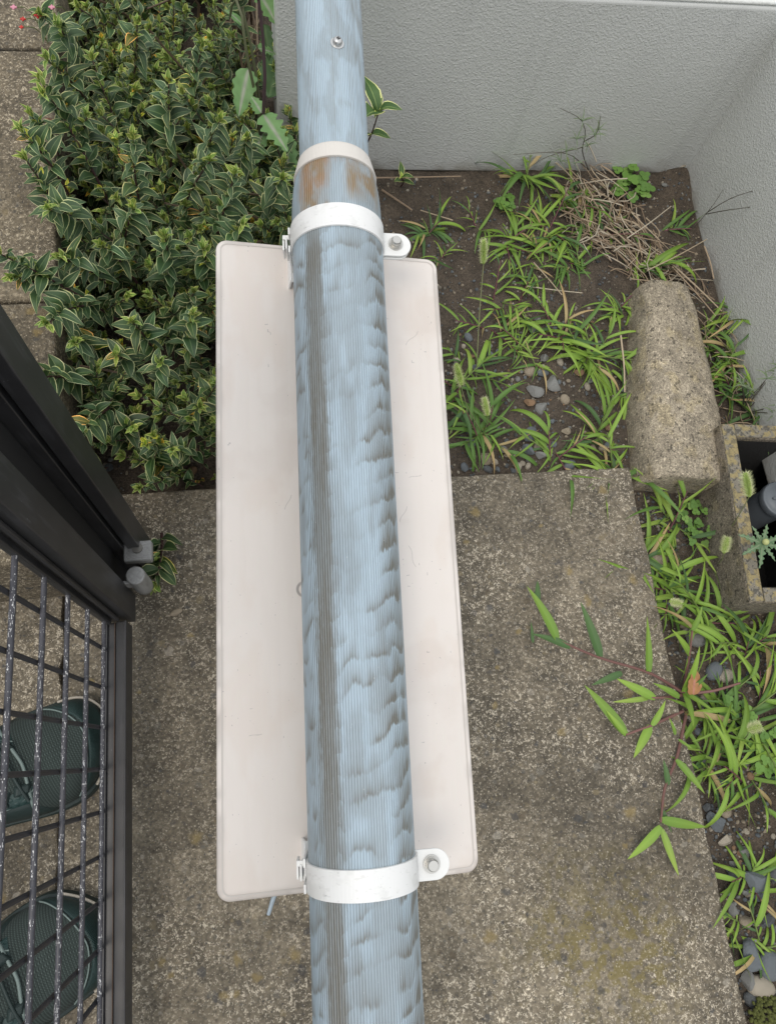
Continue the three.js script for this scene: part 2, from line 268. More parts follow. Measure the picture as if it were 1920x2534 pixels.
// ---------------------------------------------------------------- concrete blocks
function rough(g, amp, sc, seed) { const p = g.attributes.position, n = g.attributes.normal; for (let i = 0; i < p.count; i++) { const x = p.getX(i), y = p.getY(i), z = p.getZ(i), q = amp * (fbm(x * sc + seed + y * 31, z * sc + y * 17, 3) - .5) * 2; p.setXYZ(i, x + n.getX(i) * q, y + n.getY(i) * q, z + n.getZ(i) * q); } return smooth(g); }
{
  const w = thing('block_kerb', 'tall weathered concrete kerb wall along the left of the shrub', 'kerb', [-.33, -.03, -.6]);
  const mk = (z0, z1, oy) => { const g = new RoundedBoxGeometry(.16, .196, z1 - z0, 4, .006); g.translate(0, .098, (z0 + z1) / 2); return worldUV(g, CS, oy, oy * 2.3); };
  w.rotation.y = .026;
  part('concrete_block', mk(.042, .372, .1), mBlock, w); part('concrete_block', mk(-.36, .039, .43), mBlock, w); part('concrete_block', mk(-.762, -.363, .77), mBlock, w);
}
{
  const w = thing('parking_kerb', 'tan bevelled concrete kerb stone lying in the weed bed', 'kerb', [.632, -.060, -.484]); w.rotation.y = -.12;
  const s = new THREE.Shape([[-.066, 0], [.066, 0], [.065, .035], [.060, .062], [.052, .082], [.040, .093], [.022, .098], [0, .100], [-.026, .099], [-.046, .095], [-.057, .086], [-.063, .068], [-.0655, .04]].map(a => new THREE.Vector2(...a)));
  let g = new THREE.ExtrudeGeometry(s, { depth: .33, bevelEnabled: true, bevelThickness: .008, bevelSize: .006, bevelSegments: 3, steps: 26 }); g.translate(0, 0, -.18);
  g = worldUV(g, .3, .2, .35); const p = g.attributes.position; for (let i = 0; i < p.count; i++) { const z = p.getZ(i), x = p.getX(i), y = p.getY(i); const e = sm(-.13, -.188, z); p.setXYZ(i, x * (1 - .30 * sm(.06, -.188, z)) + .004 * (vn(z * 40, y * 30) - .5), y * (1 - .10 * e) + .004 * (fbm(x * 50 + 20, z * 50 + 20, 2) - .5), z + .006 * (vn(x * 50, y * 60) - .5)); } smooth(g);
  part('kerb_body', g, mKerb, w);
}
{ // open concrete pit at the right edge
  const w = thing('drain_pit', 'square open concrete drain pit at the right edge with dark inside', 'drain', [.742, -.05, -.262]); w.rotation.y = -.09;
  const W = .196, L = .268, t = .022, H = .111;
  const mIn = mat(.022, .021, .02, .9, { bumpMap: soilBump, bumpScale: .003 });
  const side = (ww, ll, x, z) => worldUV(rough(new RoundedBoxGeometry(ww, H, ll, 5, .004).translate(x, H / 2, z), .0012, 60, x * 9 + 3), .3, .15 + x, .4);
  part('pit_wall', side(t, L, -W / 2 + t / 2, 0), mPit, w); part('pit_wall', side(t, L, W / 2 - t / 2, 0), mPit, w);
  part('pit_wall', side(W - 2 * t - .002, t, 0, -L / 2 + t / 2), mPit, w); part('pit_wall', side(W - 2 * t - .002, t, 0, L / 2 - t / 2), mPit, w);
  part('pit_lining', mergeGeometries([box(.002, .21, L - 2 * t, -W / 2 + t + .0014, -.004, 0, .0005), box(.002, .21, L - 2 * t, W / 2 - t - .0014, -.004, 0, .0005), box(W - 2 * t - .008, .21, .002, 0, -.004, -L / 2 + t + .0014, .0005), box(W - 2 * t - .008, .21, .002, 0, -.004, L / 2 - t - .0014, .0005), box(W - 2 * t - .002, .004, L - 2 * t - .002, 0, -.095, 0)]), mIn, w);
  const mL = mat(1, 1, 1, .95, { map: lichenMap, bumpMap: castBump, bumpScale: .002 }), rim = (ww, ll, x, z) => worldUV(rough(new RoundedBoxGeometry(ww, .003, ll, 4, .0012).translate(x, H + .0005, z), .0008, 70, x * 7 + 5), .12, .3 + z, .2);
  part('lichen_crust', rim(t - .002, L - .004, -W / 2 + t / 2, 0), mL, w); part('lichen_crust', rim(t - .002, L - .004, W / 2 - t / 2, 0), mL, w); part('lichen_crust', rim(W - 2 * t, t - .002, 0, -L / 2 + t / 2), mL, w); part('lichen_crust', rim(W - 2 * t, t - .002, 0, L / 2 - t / 2), mL, w);
  const c = thing('plastic_cap', 'round grey plastic pipe cap inside the concrete drain pit', 'pipe cap', [.762, -.055, -.298]);
  const mg = mat(.15, .17, .19, .35);
  part('cap_body', new THREE.LatheGeometry([[0, .068], [.012, .0675], [.02, .064], [.024, .062], [.0265, .0625], [.0285, .0605], [.0285, .05], [.0255, .049], [.0255, -.095]].map(a => new THREE.Vector2(...a)), 40), mg, c);
  part('cap_rib', box(.034, .003, .004, 0, .068, 0), mg, c);
}

// ---------------------------------------------------------------- gate, gate post
const mBlack = mat(1, 1, 1, .38, { map: blackMap }), mWireH = mat(1, 1, 1, .42, { map: chipMap }), mWireV = mat(.032, .032, .037, .45), mGalv = mat(1, 1, 1, .5, { map: galvMap, metalness: .35 });
const bxx = (x0, x1, y0, y1, z0, z1, r = .0012) => worldUV(box(x1 - x0, y1 - y0, z1 - z0, (x0 + x1) / 2, (y0 + y1) / 2, (z0 + z1) / 2, r), .3);
{
  const gate = thing('mesh_gate', 'black metal gate with a welded wire mesh panel at the left edge', 'gate', [-.19, .035, -.18]);
  const P = g => { g.translate(.19, -.035, .18); return g; };
  part('bottom_rail', mergeGeometries([bxx(-.1945, -.1825, .038, .074, -.176, 1.1), bxx(-.206, -.1945, .038, .0665, -.176, 1.1), bxx(-.2085, -.205, .0672, .071, -.176, 1.1, .0008), bxx(-.1845, -.1825, .0745, .077, -.176, 1.1, .0006)].map(P)), mBlack, gate);
  part('rail_seam', P(bxx(-.1975, -.1966, .0668, .0685, -.176, 1.1, .0003)), mat(.12, .075, .05, .8), gate);
  part('stile', mergeGeometries([bxx(-.2065, -.179, .035, 1.0, -.216, -.181), bxx(-.2065, -.199, .076, 1.0, -.1805, -.172, .0015), bxx(-.1945, -.190, .076, 1.0, -.1805, -.1755, .0015), bxx(-.1995, -.1945, .076, 1.0, -.1805, -.179, .0004)].map(P)), mBlack, gate);
  part('top_rail', P(bxx(-.2065, -.179, 1.0, 1.035, -.216, 1.1)), mBlack, gate);
  const hs = [.1, .175, .25, .325, .4, .475, .55, .625, .7, .775, .85, .925];
  const r = rng(8);
  hs.forEach((h, i) => { const g = new THREE.CylinderGeometry(.0026, .0026, 1.27, 12, 1); const uv = g.attributes.uv; g.rotateY(0); const m = new THREE.Matrix4().makeRotationX(Math.PI / 2); for (let k = 0; k < uv.count; k++) { uv.setXY(k, uv.getX(k), uv.getY(k) * 2.6 + i * .31); } g.applyMatrix4(m); g.translate(-.2026 + .19, h - .035, .463 + .18); part('mesh_wire', g, mWireH, gate); });
  for (let i = 0; i < 26; i++) { const z = -.1439 + i * .04495; const g = new THREE.CylinderGeometry(.0024, .0024, .93, 8, 1); g.translate(-.2026 - .0052 + .19, .535 - .035, z + .18); part('upright_wire', g, mWireV, gate); }
  // hinge pin and its arm
  part('hinge_pin', new THREE.LatheGeometry([[0, .064], [.0095, .064], [.0108, .0628], [.0112, .061], [.0112, .012], [.0104, .010], [.0104, 0], [0, 0]].map(a => new THREE.Vector2(...a)), 28).translate(.0245, .013, -.042), mGalv, gate);
  part('hinge_arm', box(.022, .022, .004, .012, .058, -.036, .001), mGalv, gate);
  const post = thing('gate_post', 'black square gate post with a groove beside the shrub', 'post', [-.185, -.02, -.27]);
  part('post_body', mergeGeometries([bxx(-.026, .004, 0, 1.15, -.02, .012), bxx(.0085, .023, 0, 1.15, -.02, .012), bxx(.003, .0095, 0, 1.15, -.019, .0)]), mBlack, post);
  part('post_stop', bxx(-.024, -.010, .02, 1.15, .0125, .0535), mat(.012, .012, .013, .7), post);
  const b = part('hinge_bracket', mergeGeometries([box(.031, .003, .024, .020, .119, .015, .0008), box(.031, .012, .0022, .020, .113, .0265, .0006), box(.002, .012, .022, .0047, .113, .015, .0005), box(.002, .012, .022, .0353, .113, .015, .0005)]), mGalv, post);
  part('bolt', new THREE.CylinderGeometry(.0062, .0066, .004, 20).translate(.020, .1222, .012), mat(.25, .24, .22, .45, { metalness: .6 }), b);
}

// ---------------------------------------------------------------- fallen sign post
const post = thing('fallen_sign_post', 'grey blue ribbed sign pole over the path with a cream plate clamped beneath', 'sign post', [.0432, .406, .179]);
{
  post.quaternion.setFromRotationMatrix(new THREE.Matrix4().makeBasis(V3(.995, .0869, .0482), V3(-.0911, .9916, .0924), V3(-.0398, -.0963, .9946)));
  // local frame: +x right, +y towards the viewer, distance along the pole s = -z
  function pipe(prof, seg = 96) { // prof: [s, radius]; uv.x = angle, uv.y = s
    const p = [], uv = [], id = [];
    prof.forEach(([s, r]) => { for (let i = 0; i <= seg; i++) { const a = (i / seg * 2 - 1) * Math.PI; p.push(Math.sin(a) * r, Math.cos(a) * r, -s); uv.push(i / seg, s); } });
    for (let j = 0; j < prof.length - 1; j++) for (let i = 0; i < seg; i++) { const a = j * (seg + 1) + i, b = a + 1, c = a + seg + 1, d = c + 1; id.push(a, b, c, b, d, c); }
    const g = new THREE.BufferGeometry(); g.setAttribute('position', new THREE.Float32BufferAttribute(p, 3)); g.setAttribute('uv', new THREE.Float32BufferAttribute(uv, 2)); g.setIndex(id); g.computeVertexNormals(); return g;
  }
  const fit = (t, s0, s1) => { t.repeat.set(1, 1 / (s1 - s0)); t.offset.set(0, -s0 / (s1 - s0)); return t; };
  const mLow = mat(1, 1, 1, .42, { map: fit(sleeve(-.06, .68, true), -.06, .68), bumpMap: ribBump, bumpScale: .0005 });
  const mUp = mat(1.12, 1.12, 1.12, .42, { map: fit(sleeve(.62, 1.0, false), .62, 1.0), bumpMap: ribBump, bumpScale: .0005 });
  const low = []; for (let i = 0; i <= 12; i++) low.push([-.5 + i * 1.117 / 12, .0382]);
  for (let i = 0; i <= 14; i++) { const t = i / 14; low.push([.619 + .036 * t, .0329 + .0053 * Math.sqrt(1 - Math.pow(t, 1.6) * .99)]); } low.push([.664, .0330]);
  part('lower_pole', pipe(low), mLow, post);
  const up = part('upper_pole', pipe([[.655, .0303], [.8, .0303], [1.2, .0303], [1.75, .0303]]), mUp, post);
  part('collar', pipe([[.6535, .0300], [.6535, .0356], [.6545, .0360], [.668, .0326], [.6700, .0321], [.6705, .0303]]), mat(.66, .625, .575, .6, { bumpMap: soilBump, bumpScale: .0004 }), post);
  { // screw with washer, cross recess
    const th = .07, g = new THREE.Group(); g.name = 'screw'; g.position.set(Math.sin(th + .02) * .0303 + .004, Math.cos(th) * .0303, -.7695); g.rotation.set(-.06, 0, -.22); up.add(g);
    const ms = mat(.55, .55, .54, .28, { metalness: .85 }), md = mat(.02, .02, .02, .6);
    const hd = new THREE.LatheGeometry([[0, .0042], [.0018, .0041], [.0033, .0034], [.0041, .0022], [.0042, .0008], [.0042, 0]].map(a => new THREE.Vector2(...a)), 28), ws = new THREE.LatheGeometry([[0, .0], [.0058, -.0002], [.0061, -.0008], [.006, -.002]].map(a => new THREE.Vector2(...a)), 28);
    const cr = mergeGeometries([box(.0034, .0006, .0008, 0, .0043, 0, .0001), box(.0008, .0007, .0034, 0, .00432, 0, .0001)]);
    const a = mergeGeometries([hd, ws]); const m = part('screw_head', a, ms, up); m.position.copy(g.position); m.rotation.copy(g.rotation); const c = part('cross_recess', cr, md, up); c.position.copy(g.position); c.rotation.copy(g.rotation); up.remove(g);
  }
  const phi = .2076, white = mat(.78, .78, .76, .42), bandMap = tex8(512, 128, (u, v, o) => { const e = Math.abs(v - .5) * 2, n = fbm(u * 22, v * 5, 4), ed = sm(.30, .42, Math.abs(v - .5) + .12 * (n - .5)), sc = sm(.70, .78, fbm(u * 60 + 4, v * 30, 3)), sp = vn(u * 160, v * 40) > .955 ? .18 : 0, k = 1 - .16 * ed * n * 2 - .10 * sc - sp - .08 * sm(.5, .7, n); o[0] = .80 * k; o[1] = .80 * k * (1 - .02 * ed); o[2] = .78 * k * (1 - .06 * ed); }, true), mBand = mat(1, 1, 1, .42, { map: bandMap }), cream = mat(1, 1, 1, .5, { map: plateMap }), steel = mat(.52, .51, .48, .32, { metalness: .8 });
  { // plate: a = left, b = right extents in plate axes
    const a = -.0994, b = .1105, s0 = .0718, s1 = .6269, w = b - a, L = s1 - s0, R = .0105, s = new THREE.Shape();
    const rr = (s, x0, y0, x1, y1, R) => { s.moveTo(x0 + R, y0); s.lineTo(x1 - R, y0); s.absarc(x1 - R, y0 + R, R, -Math.PI / 2, 0); s.lineTo(x1, y1 - R); s.absarc(x1 - R, y1 - R, R, 0, Math.PI / 2); s.lineTo(x0 + R, y1); s.absarc(x0 + R, y1 - R, R, Math.PI / 2, Math.PI); s.lineTo(x0, y0 + R); s.absarc(x0 + R, y0 + R, R, Math.PI, Math.PI * 1.5); };
    rr(s, 0, 0, w, L, R);
    const g = new THREE.ExtrudeGeometry(s, { depth: .003, bevelEnabled: true, bevelThickness: .0022, bevelSize: .0024, bevelOffset: -.0024, bevelSegments: 4, curveSegments: 10 });
    const uv = g.attributes.uv, p = g.attributes.position; for (let i = 0; i < p.count; i++) uv.setXY(i, p.getX(i) / w, p.getY(i) / L);
    const m = new THREE.Matrix4().makeRotationX(-Math.PI / 2); g.applyMatrix4(m); g.translate(a, -.0655, -s0);
    const pl = part('sign_plate', g, cream, post); pl.rotation.z = -phi;
    // rolled lip just inside the edge
    const h = new THREE.Shape(), hi = new THREE.Path(); rr(h, .0036, .0036, w - .0036, L - .0036, R - .003); rr(hi, .0046, .0046, w - .0046, L - .0046, R - .004); h.holes.push(hi);
    const lg = new THREE.ExtrudeGeometry(h, { depth: .0004, bevelEnabled: false, curveSegments: 10 }); lg.applyMatrix4(m); lg.translate(a, -.0603, -s0); part('rolled_lip', lg, mat(.56, .52, .48, .6), pl);
    part('cable_tie', taper([[-.055, -.066, -.074], [-.0575, -.070, -.066], [-.060, -.074, -.0565]], .0022, .0016), mat(.42, .5, .56, .4), pl);
  }
  function clamp_(s) {
    const c = part('clamp_band', (() => {
      const p = [], id = [], n = 48, a0 = -1.72, a1 = 1.72, hw = .0103, ri = .0384, ro = .0398; // C-shaped strip with thickness
      const ring = [[hw, ri], [hw - .0003, ro], [-hw + .0003, ro], [-hw, ri]];
      for (let i = 0; i <= n; i++) { const t = lerp(a0, a1, i / n); for (const [q, r] of ring) p.push(Math.sin(t) * r, Math.cos(t) * r, q); }
      for (let i = 0; i < n; i++) for (let k = 0; k < 4; k++) { const A = i * 4 + k, B = i * 4 + (k + 1) % 4; id.push(A, B, A + 4, B, B + 4, A + 4); }
      const g = new THREE.BufferGeometry(), uv = []; for (let i = 0; i < p.length; i += 3) uv.push(Math.atan2(p[i], p[i + 1]) * .16 + .5, p[i + 2] * 20 + .5); g.setAttribute('position', new THREE.Float32BufferAttribute(p, 3)); g.setAttribute('uv', new THREE.Float32BufferAttribute(uv, 2)); g.setIndex(id); const q = g.toNonIndexed(); q.computeVertexNormals(); return q;
    })(), mBand, post);
    c.position.z = -s;
    // rounded ear with bolt, lying level with the pole's axis, and the second ear beneath it
    const ear = (x0, x1, hw) => { const sh = new THREE.Shape(); sh.moveTo(x0, -hw); sh.lineTo(x1 - hw, -hw); sh.absarc(x1 - hw, 0, hw, -Math.PI / 2, Math.PI / 2); sh.lineTo(x0, hw); const g = new THREE.ExtrudeGeometry(sh, { depth: .0012, bevelEnabled: true, bevelThickness: .0005, bevelSize: .0005, bevelSegments: 2, curveSegments: 14 }); g.rotateX(-Math.PI / 2); return g; };
    const tab = part('clamp_ear', mergeGeometries([ear(.036, .0635, .0103).translate(0, -.002, 0), ear(.034, .0625, .0098).translate(0, -.0058, .0012)]), white, c); tab.rotation.z = -phi * .6;
    const hex = new THREE.CylinderGeometry(.0044, .0047, .0036, 6), top = new THREE.CylinderGeometry(.0036, .0043, .0012, 24), wash = new THREE.CylinderGeometry(.0064, .0064, .0010, 28), spring = new THREE.CylinderGeometry(.0054, .0054, .0012, 24);
    part('bolt', mergeGeometries([wash.translate(0, .0006, 0), spring.translate(0, .0016, 0), hex.translate(0, .004, 0), top.translate(0, .0062, 0)]).translate(.0505, -.0002, -.0005), steel, tab);
    // channel that carries the plate, folded clip on the left
    const ch = part('plate_channel', mergeGeometries([box(.07, .0022, .03, 0, -.047, 0), box(.0022, .016, .03, -.034, -.0535, 0), box(.0022, .016, .03, .034, -.0535, 0)]), white, c); ch.rotation.z = -phi;
    part('clamp_clip', mergeGeometries([box(.0018, .030, .0062, -.0408, -.011, -.0085, .0004), box(.0018, .034, .0062, -.0408, -.013, .0085, .0004), box(.0016, .020, .011, -.0438, -.012, -.001, .0004), box(.0016, .014, .013, -.0464, -.012, -.0025, .0004), box(.007, .0016, .004, -.0435, -.004, -.007, .0004)]), white, c);
  }
  clamp_(.5972); clamp_(.0972);
}

// ---------------------------------------------------------------- person's shoes behind the gate
function shoe(label, pos, turn, side) {
  const t = thing('running_shoe', label, 'shoe', pos); t.rotation.y = turn; t.scale.set(1.06, 1.1, 1.16);
  const Ln = .285, kf = (ks, x) => { for (let i = 0; i < ks.length - 1; i++) if (x <= ks[i + 1][0]) { const u = clamp((x - ks[i][0]) / (ks[i + 1][0] - ks[i][0])), q = u * u * (3 - 2 * u); return lerp(ks[i][1], ks[i + 1][1], q); } return ks[ks.length - 1][1]; };
  const hw = x => { const b = kf([[0, .031], [.15, .036], [.42, .037], [.72, .050], [1, .047]], x); const e = x > .74 ? Math.pow(clamp(1 - Math.pow((x - .74) / .26, 2.4)), .5) : x < .1 ? Math.pow(clamp(1 - Math.pow((.1 - x) / .1, 2.2)), .5) : 1; return b * Math.max(e, .02); };
  const ht = x => kf([[0, .075], [.12, .088], [.32, .080], [.46, .072], [.62, .055], [.78, .041], [.92, .033], [1, .012]], x);
  const off = x => side * .008 * sm(.45, .9, x) * (1) - side * .010 * sm(.8, 1, x);
  const S = (x, a, o = 0) => { // a in 0..pi over the top
    const w = hw(x), h = ht(x), c = Math.cos(a), s = Math.sin(a), y = .018 + h * Math.pow(Math.max(s, 0), .72), z = off(x) + w * Math.sign(c) * Math.pow(Math.abs(c), .78);
    return V3((x - 1) * Ln, y, z);
  };
  const N = (x, a) => { const e = .004, p = S(x, a), u = S(Math.min(x + e, .999), a).sub(S(x - e, a)), v = S(x, clamp(a + e, 0.001, Math.PI)).sub(S(x, clamp(a - e, 0.001, Math.PI - .001))); const n = u.cross(v).normalize(); if (n.y < 0 && Math.sin(a) > .2 || n.dot(V3(0, 1, Math.cos(a))) < 0) n.negate(); return n; };
  const patch = (f, nu, nv, o, us = 12) => { // f(u, v) -> [x, a]; raised by o, edges rolled down
    const p = [], uv = [], id = [];
    for (let j = 0; j <= nv; j++) for (let i = 0; i <= nu; i++) { const u = i / nu, v = j / nv, [x, a] = f(u, v), e = Math.min(u, 1 - u, v * 1, 1 - v), q = S(x, a).add(N(x, a).multiplyScalar(o * (o > 0 ? sm(-.03, .07, e) * 1.2 - .2 : 1))); p.push(q.x, q.y, q.z); uv.push(x * Ln * us, (a - 1.57) * .05 * us); }
    for (let j = 0; j < nv; j++) for (let i = 0; i < nu; i++) { const a = j * (nu + 1) + i; id.push(a, a + 1, a + nu + 1, a + 1, a + nu + 2, a + nu + 1); }
    const g = new THREE.BufferGeometry(); g.setAttribute('position', new THREE.Float32BufferAttribute(p, 3)); g.setAttribute('uv', new THREE.Float32BufferAttribute(uv, 2)); g.setIndex(id); g.computeVertexNormals(); return g;
  };
  const fabric = mat(.55, .60, .58, .95, { map: weave, bumpMap: weave, bumpScale: .0012 }), green = mat(.018, .045, .042, .55, { bumpMap: dots, bumpScale: .0006 }), dark = mat(.016, .030, .028, .6), pale = mat(.17, .22, .205, .6), welt = mat(.55, .5, .42, .7);
  part('upper', patch((u, v) => [lerp(.004, .996, u), lerp(.001, Math.PI - .001, v)], 70, 40, 0, 24), fabric, t);
  const outline = []; for (let i = 0; i <= 40; i++) outline.push([(lerp(.0, 1, i / 40) - 1) * Ln * 1.012 + .002, off(i / 40) + hw(i / 40) + .004]); for (let i = 40; i >= 0; i--) outline.push([(lerp(0, 1, i / 40) - 1) * Ln * 1.012 + .002, off(i / 40) - hw(i / 40) - .004]);
  part('sole', slab(outline.map(a => a), 0, .022, .004), dark, t);
  part('toe_cap', patch((u, v) => { const a = lerp(.02, Math.PI - .02, v), c = Math.abs(a - 1.57) / 1.57; return [lerp(.935 - .16 * Math.pow(c, 1.6), .994, u), a]; }, 18, 40, .0016, 60), green, t);
  part('toe_seam', tube(Array.from({ length: 17 }, (_, i) => { const a = lerp(.25, Math.PI - .25, i / 16), c = Math.abs(a - 1.57) / 1.57, x = .925 - .16 * Math.pow(c, 1.6); return S(x, a).add(N(x, a).multiplyScalar(.0012)).toArray(); }), .0009, 40, 5), pale, t);
  part('toe_welt', tube(Array.from({ length: 15 }, (_, i) => { const k = lerp(.86, .998, Math.sin(i / 14 * Math.PI) ** .6), q = i < 7.5 ? 1 : -1; return [(k - 1) * Ln + .0015, .021, off(k) + q * (hw(k) + .003) * (i === 7 ? 0 : 1)]; }), .0016, 40, 5), welt, t);
  for (const q of [-1, 1]) {
    part('side_overlay', patch((u, v) => [lerp(.50, .76 - .09 * v, u) - .03 * (1 - v), 1.57 - q * lerp(1.5, .72, v)], 14, 12, .0016), dark, t);
    part('eyestay', patch((u, v) => [lerp(.36, .70, u), 1.57 - q * lerp(.74 + .1 * (1 - u), .50 - .14 * u, v)], 18, 5, .0022), green, t);
    part('stitch_line', tube([.36, .44, .52, .6, .66, .70].map((x, i) => { const a = 1.57 - q * (.80 - .035 * i * i * .5 + .06); return S(x, a).add(N(x, a).multiplyScalar(.0015)).toArray(); }), .0008, 24, 5), pale, t);
  }
  part('vamp_seam', tube(Array.from({ length: 9 }, (_, i) => { const a = 1.57 + lerp(-.95, .95, i / 8), x = .70 - .035 * Math.abs(i - 4) / 4; return S(x, a).add(N(x, a).multiplyScalar(.0014)).toArray(); }), .0019, 24, 6), pale, t);
  part('tongue_tab', patch((u, v) => [lerp(.555, .635, u), 1.57 + lerp(-.16, .16, v)], 8, 6, .0034), green, t);
  for (const q of [-1, 1]) for (const [x0, a0] of [[.56, .34], [.63, .28]]) part('lace_loop', patch((u, v) => [lerp(x0, x0 + .055, u) + .02 * v, 1.57 - q * lerp(a0 + .20, a0 - .02, v)], 8, 6, .0046), dark, t);
  for (let i = 0; i < 5; i++) part('lace', tube(Array.from({ length: 7 }, (_, k) => { const a = 1.57 + lerp(-.62, .62, k / 6), x = .46 + i * .05 + (i & 1 ? .018 : -.018) * (k / 6 - .5); return S(x, a).add(N(x, a).multiplyScalar(.004)).toArray(); }), .0019, 14, 5), dark, t);
  part('collar_lining', patch((u, v) => [lerp(.06, .30, u), 1.57 + lerp(-.75, .75, v)], 12, 10, .001), mat(.008, .009, .009, .95), t);
}
shoe('dark green mesh running shoe behind the gate, the upper of the two', [-.216, -.003, -.066], .44, 1);
shoe('dark green mesh running shoe behind the gate, cut by the lower edge', [-.205, -.003, .163], .36, -1);

// ---------------------------------------------------------------- variegated shrub
function leafGeo(o) { // length along +x, 1 unit; cream margin and pale midrib as strips of their own
  const n = o.n ?? 6, w = t => o.W * Math.pow(Math.sin(Math.PI * Math.pow(t, o.pk ?? .86)), .85), y = t => o.curl * t * t * -1 + o.lift * Math.sin(t * 3.14), mg = o.mg;
  const pos = [], col = [], id = [], cols = [o.edge, o.body, o.mid, o.body2 ?? o.body, o.edge];
  const lanes = [[-1, -1 + mg], [-1 + mg, -.07], [-.07, .07], [.07, 1 - mg], [1 - mg, 1]];
  lanes.forEach(([q0, q1], L) => {
    for (let i = 0; i <= n; i++) for (const q of [q0, q1]) {
      const t = lerp(.01, .995, i / n), ww = w(t) + .006, e = L === 0 && q === q0 || L === 4 && q === q1;
      const z = q * ww, wav = (o.wav || 0) * Math.sin(t * 11 + q * 2) * Math.abs(q);
      pos.push(t, y(t) + o.fold * Math.abs(z) + wav, z + (o.bend || 0) * t * t); const c = cols[L], k = L === 1 || L === 3 ? 1 - .12 * Math.abs(Math.sin(t * 24 + Math.abs(q) * 4)) : 1; col.push(c[0] * k, c[1] * k, c[2] * k);
    }
    const b = L * (n + 1) * 2; for (let i = 0; i < n; i++) { const k = b + i * 2; id.push(k, k + 1, k + 2, k + 1, k + 3, k + 2); }
  });
  const g = new THREE.BufferGeometry(); g.setAttribute('position', new THREE.Float32BufferAttribute(pos, 3)); g.setAttribute('color', new THREE.Float32BufferAttribute(col, 3)); g.setIndex(id); g.computeVertexNormals(); return g;
}
const EDGE = [.52, .56, .27], BODY = [.030, .070, .019], MID = [.11, .17, .06], BODY2 = [.041, .090, .024];
const mature = [[.22, .25, .10, .35, .10], [.27, .1, .16, .2, .11], [.19, .4, .05, .5, .09], [.25, .2, .2, .3, .10], [.29, .15, .08, .45, .09], [.20, .5, .12, .25, .12]].map(([W, curl, lift, fold, mg], i) => leafGeo({ W, curl, lift, fold, mg: mg * 1.1, edge: EDGE, body: BODY, body2: BODY2, mid: MID, wav: .02 + .012 * (i % 3), bend: (i % 3 - 1) * .12 }));
const young = [[.20, -.15, .1, .5], [.16, .1, .15, .7], [.24, -.3, .1, .4]].map(([W, curl, lift, fold]) => leafGeo({ W, curl, lift, fold, mg: .24, edge: [.62, .66, .22], body: [.17, .28, .05], mid: [.48, .52, .14], n: 4, wav: .02 }));
const mLeaf = [[1, 1, 1], [1.18, 1.12, 1.05], [.85, .9, .95]].map(c => mat(...c, .56, { vertexColors: true }));
const mStem = mat(.060, .026, .024, .6), mWood = mat(.13, .09, .055, .85);
const leaves = [], stemGeos = [], woodAcc = new Acc();
function shoot(r, a, b, bow, o = {}) { // woody base a -> tip b, opposite leaf pairs, pale tuft at the tip
  const A = V3(...a), B = V3(...b), M = A.clone().lerp(B, .5).add(V3(...bow)), c = new THREE.QuadraticBezierCurve3(A, M, B), L = c.getLength(), step = o.step ?? .0105, n = Math.max(3, Math.round(L / step)), sz = o.size ?? .031;
  const sg = taper([0, .25, .5, .75, 1].map(t => c.getPoint(t).toArray()), o.r ?? .0017, .0008, 8, 5);
  if (o.key) stemGeos.push(sg); else woodAcc.add(sg, new THREE.Matrix4());
  let spin = r() * 3;
  for (let i = 1; i <= n; i++) {
    const t = i / n, p = c.getPoint(t), d = c.getTangent(t).normalize(); spin += 1.57 + (r() - .5) * .5;
    const tip = i === n, k = t > .86 ? .72 : 1;
    let u = V3(0, 1, 0).cross(d); if (u.lengthSq() < .02) u = V3(1, 0, 0); u.normalize(); const v = d.clone().cross(u);
    for (const h of [0, Math.PI]) {
      if (r() < .06) continue;
      const q = spin + h, side = u.clone().multiplyScalar(Math.cos(q)).addScaledVector(v, Math.sin(q)), dir = d.clone().multiplyScalar(.5 + .25 * r()).addScaledVector(side, 1).normalize();
      dir.y += .05 + .25 * r() * (dir.y < 0 ? 1 : .2); dir.y *= .75; dir.normalize();
      const up = V3((r() - .5) * .7, 1, (r() - .5) * .7).addScaledVector(d, -.25).normalize();
      leaves.push({ p, dir, up, s: sz * k * (.72 + .55 * r()) * (.75 + .35 * Math.sin(Math.PI * clamp(t * .9 + .1))), y: tip ? 1 : 0, key: o.key, pri: p.y + (o.key ? .5 : 0) + r() * .05 });
      if (r() < .48) { const dd = dir.clone().addScaledVector(d, .8).add(V3((r() - .5) * .5, .4, (r() - .5) * .5)).normalize(); for (let w = 0; w < 2; w++) leaves.push({ p: p.clone().addScaledVector(dd, .004), dir: dd.clone().add(V3((r() - .5), .2 * r(), (r() - .5))).normalize(), up, s: .008 + .008 * r(), y: r() < .75 ? 1 : 0, pri: p.y + r() * .02 - .05 }); }
    }
  }
  const d = c.getTangent(1); const tn = 5 + Math.floor(r() * 3);
  for (let i = 0; i < tn; i++) { const q = i * 2.4, dir = d.clone().multiplyScalar(.9).add(V3(Math.cos(q) * .7, .25, Math.sin(q) * .7)).normalize(); leaves.push({ p: B, dir, up: V3(Math.cos(q) * -.4, 1, Math.sin(q) * -.4), s: .010 + .009 * r(), y: 1, key: o.key, pri: B.y + .1 + (o.key ? .5 : 0) }); }
}
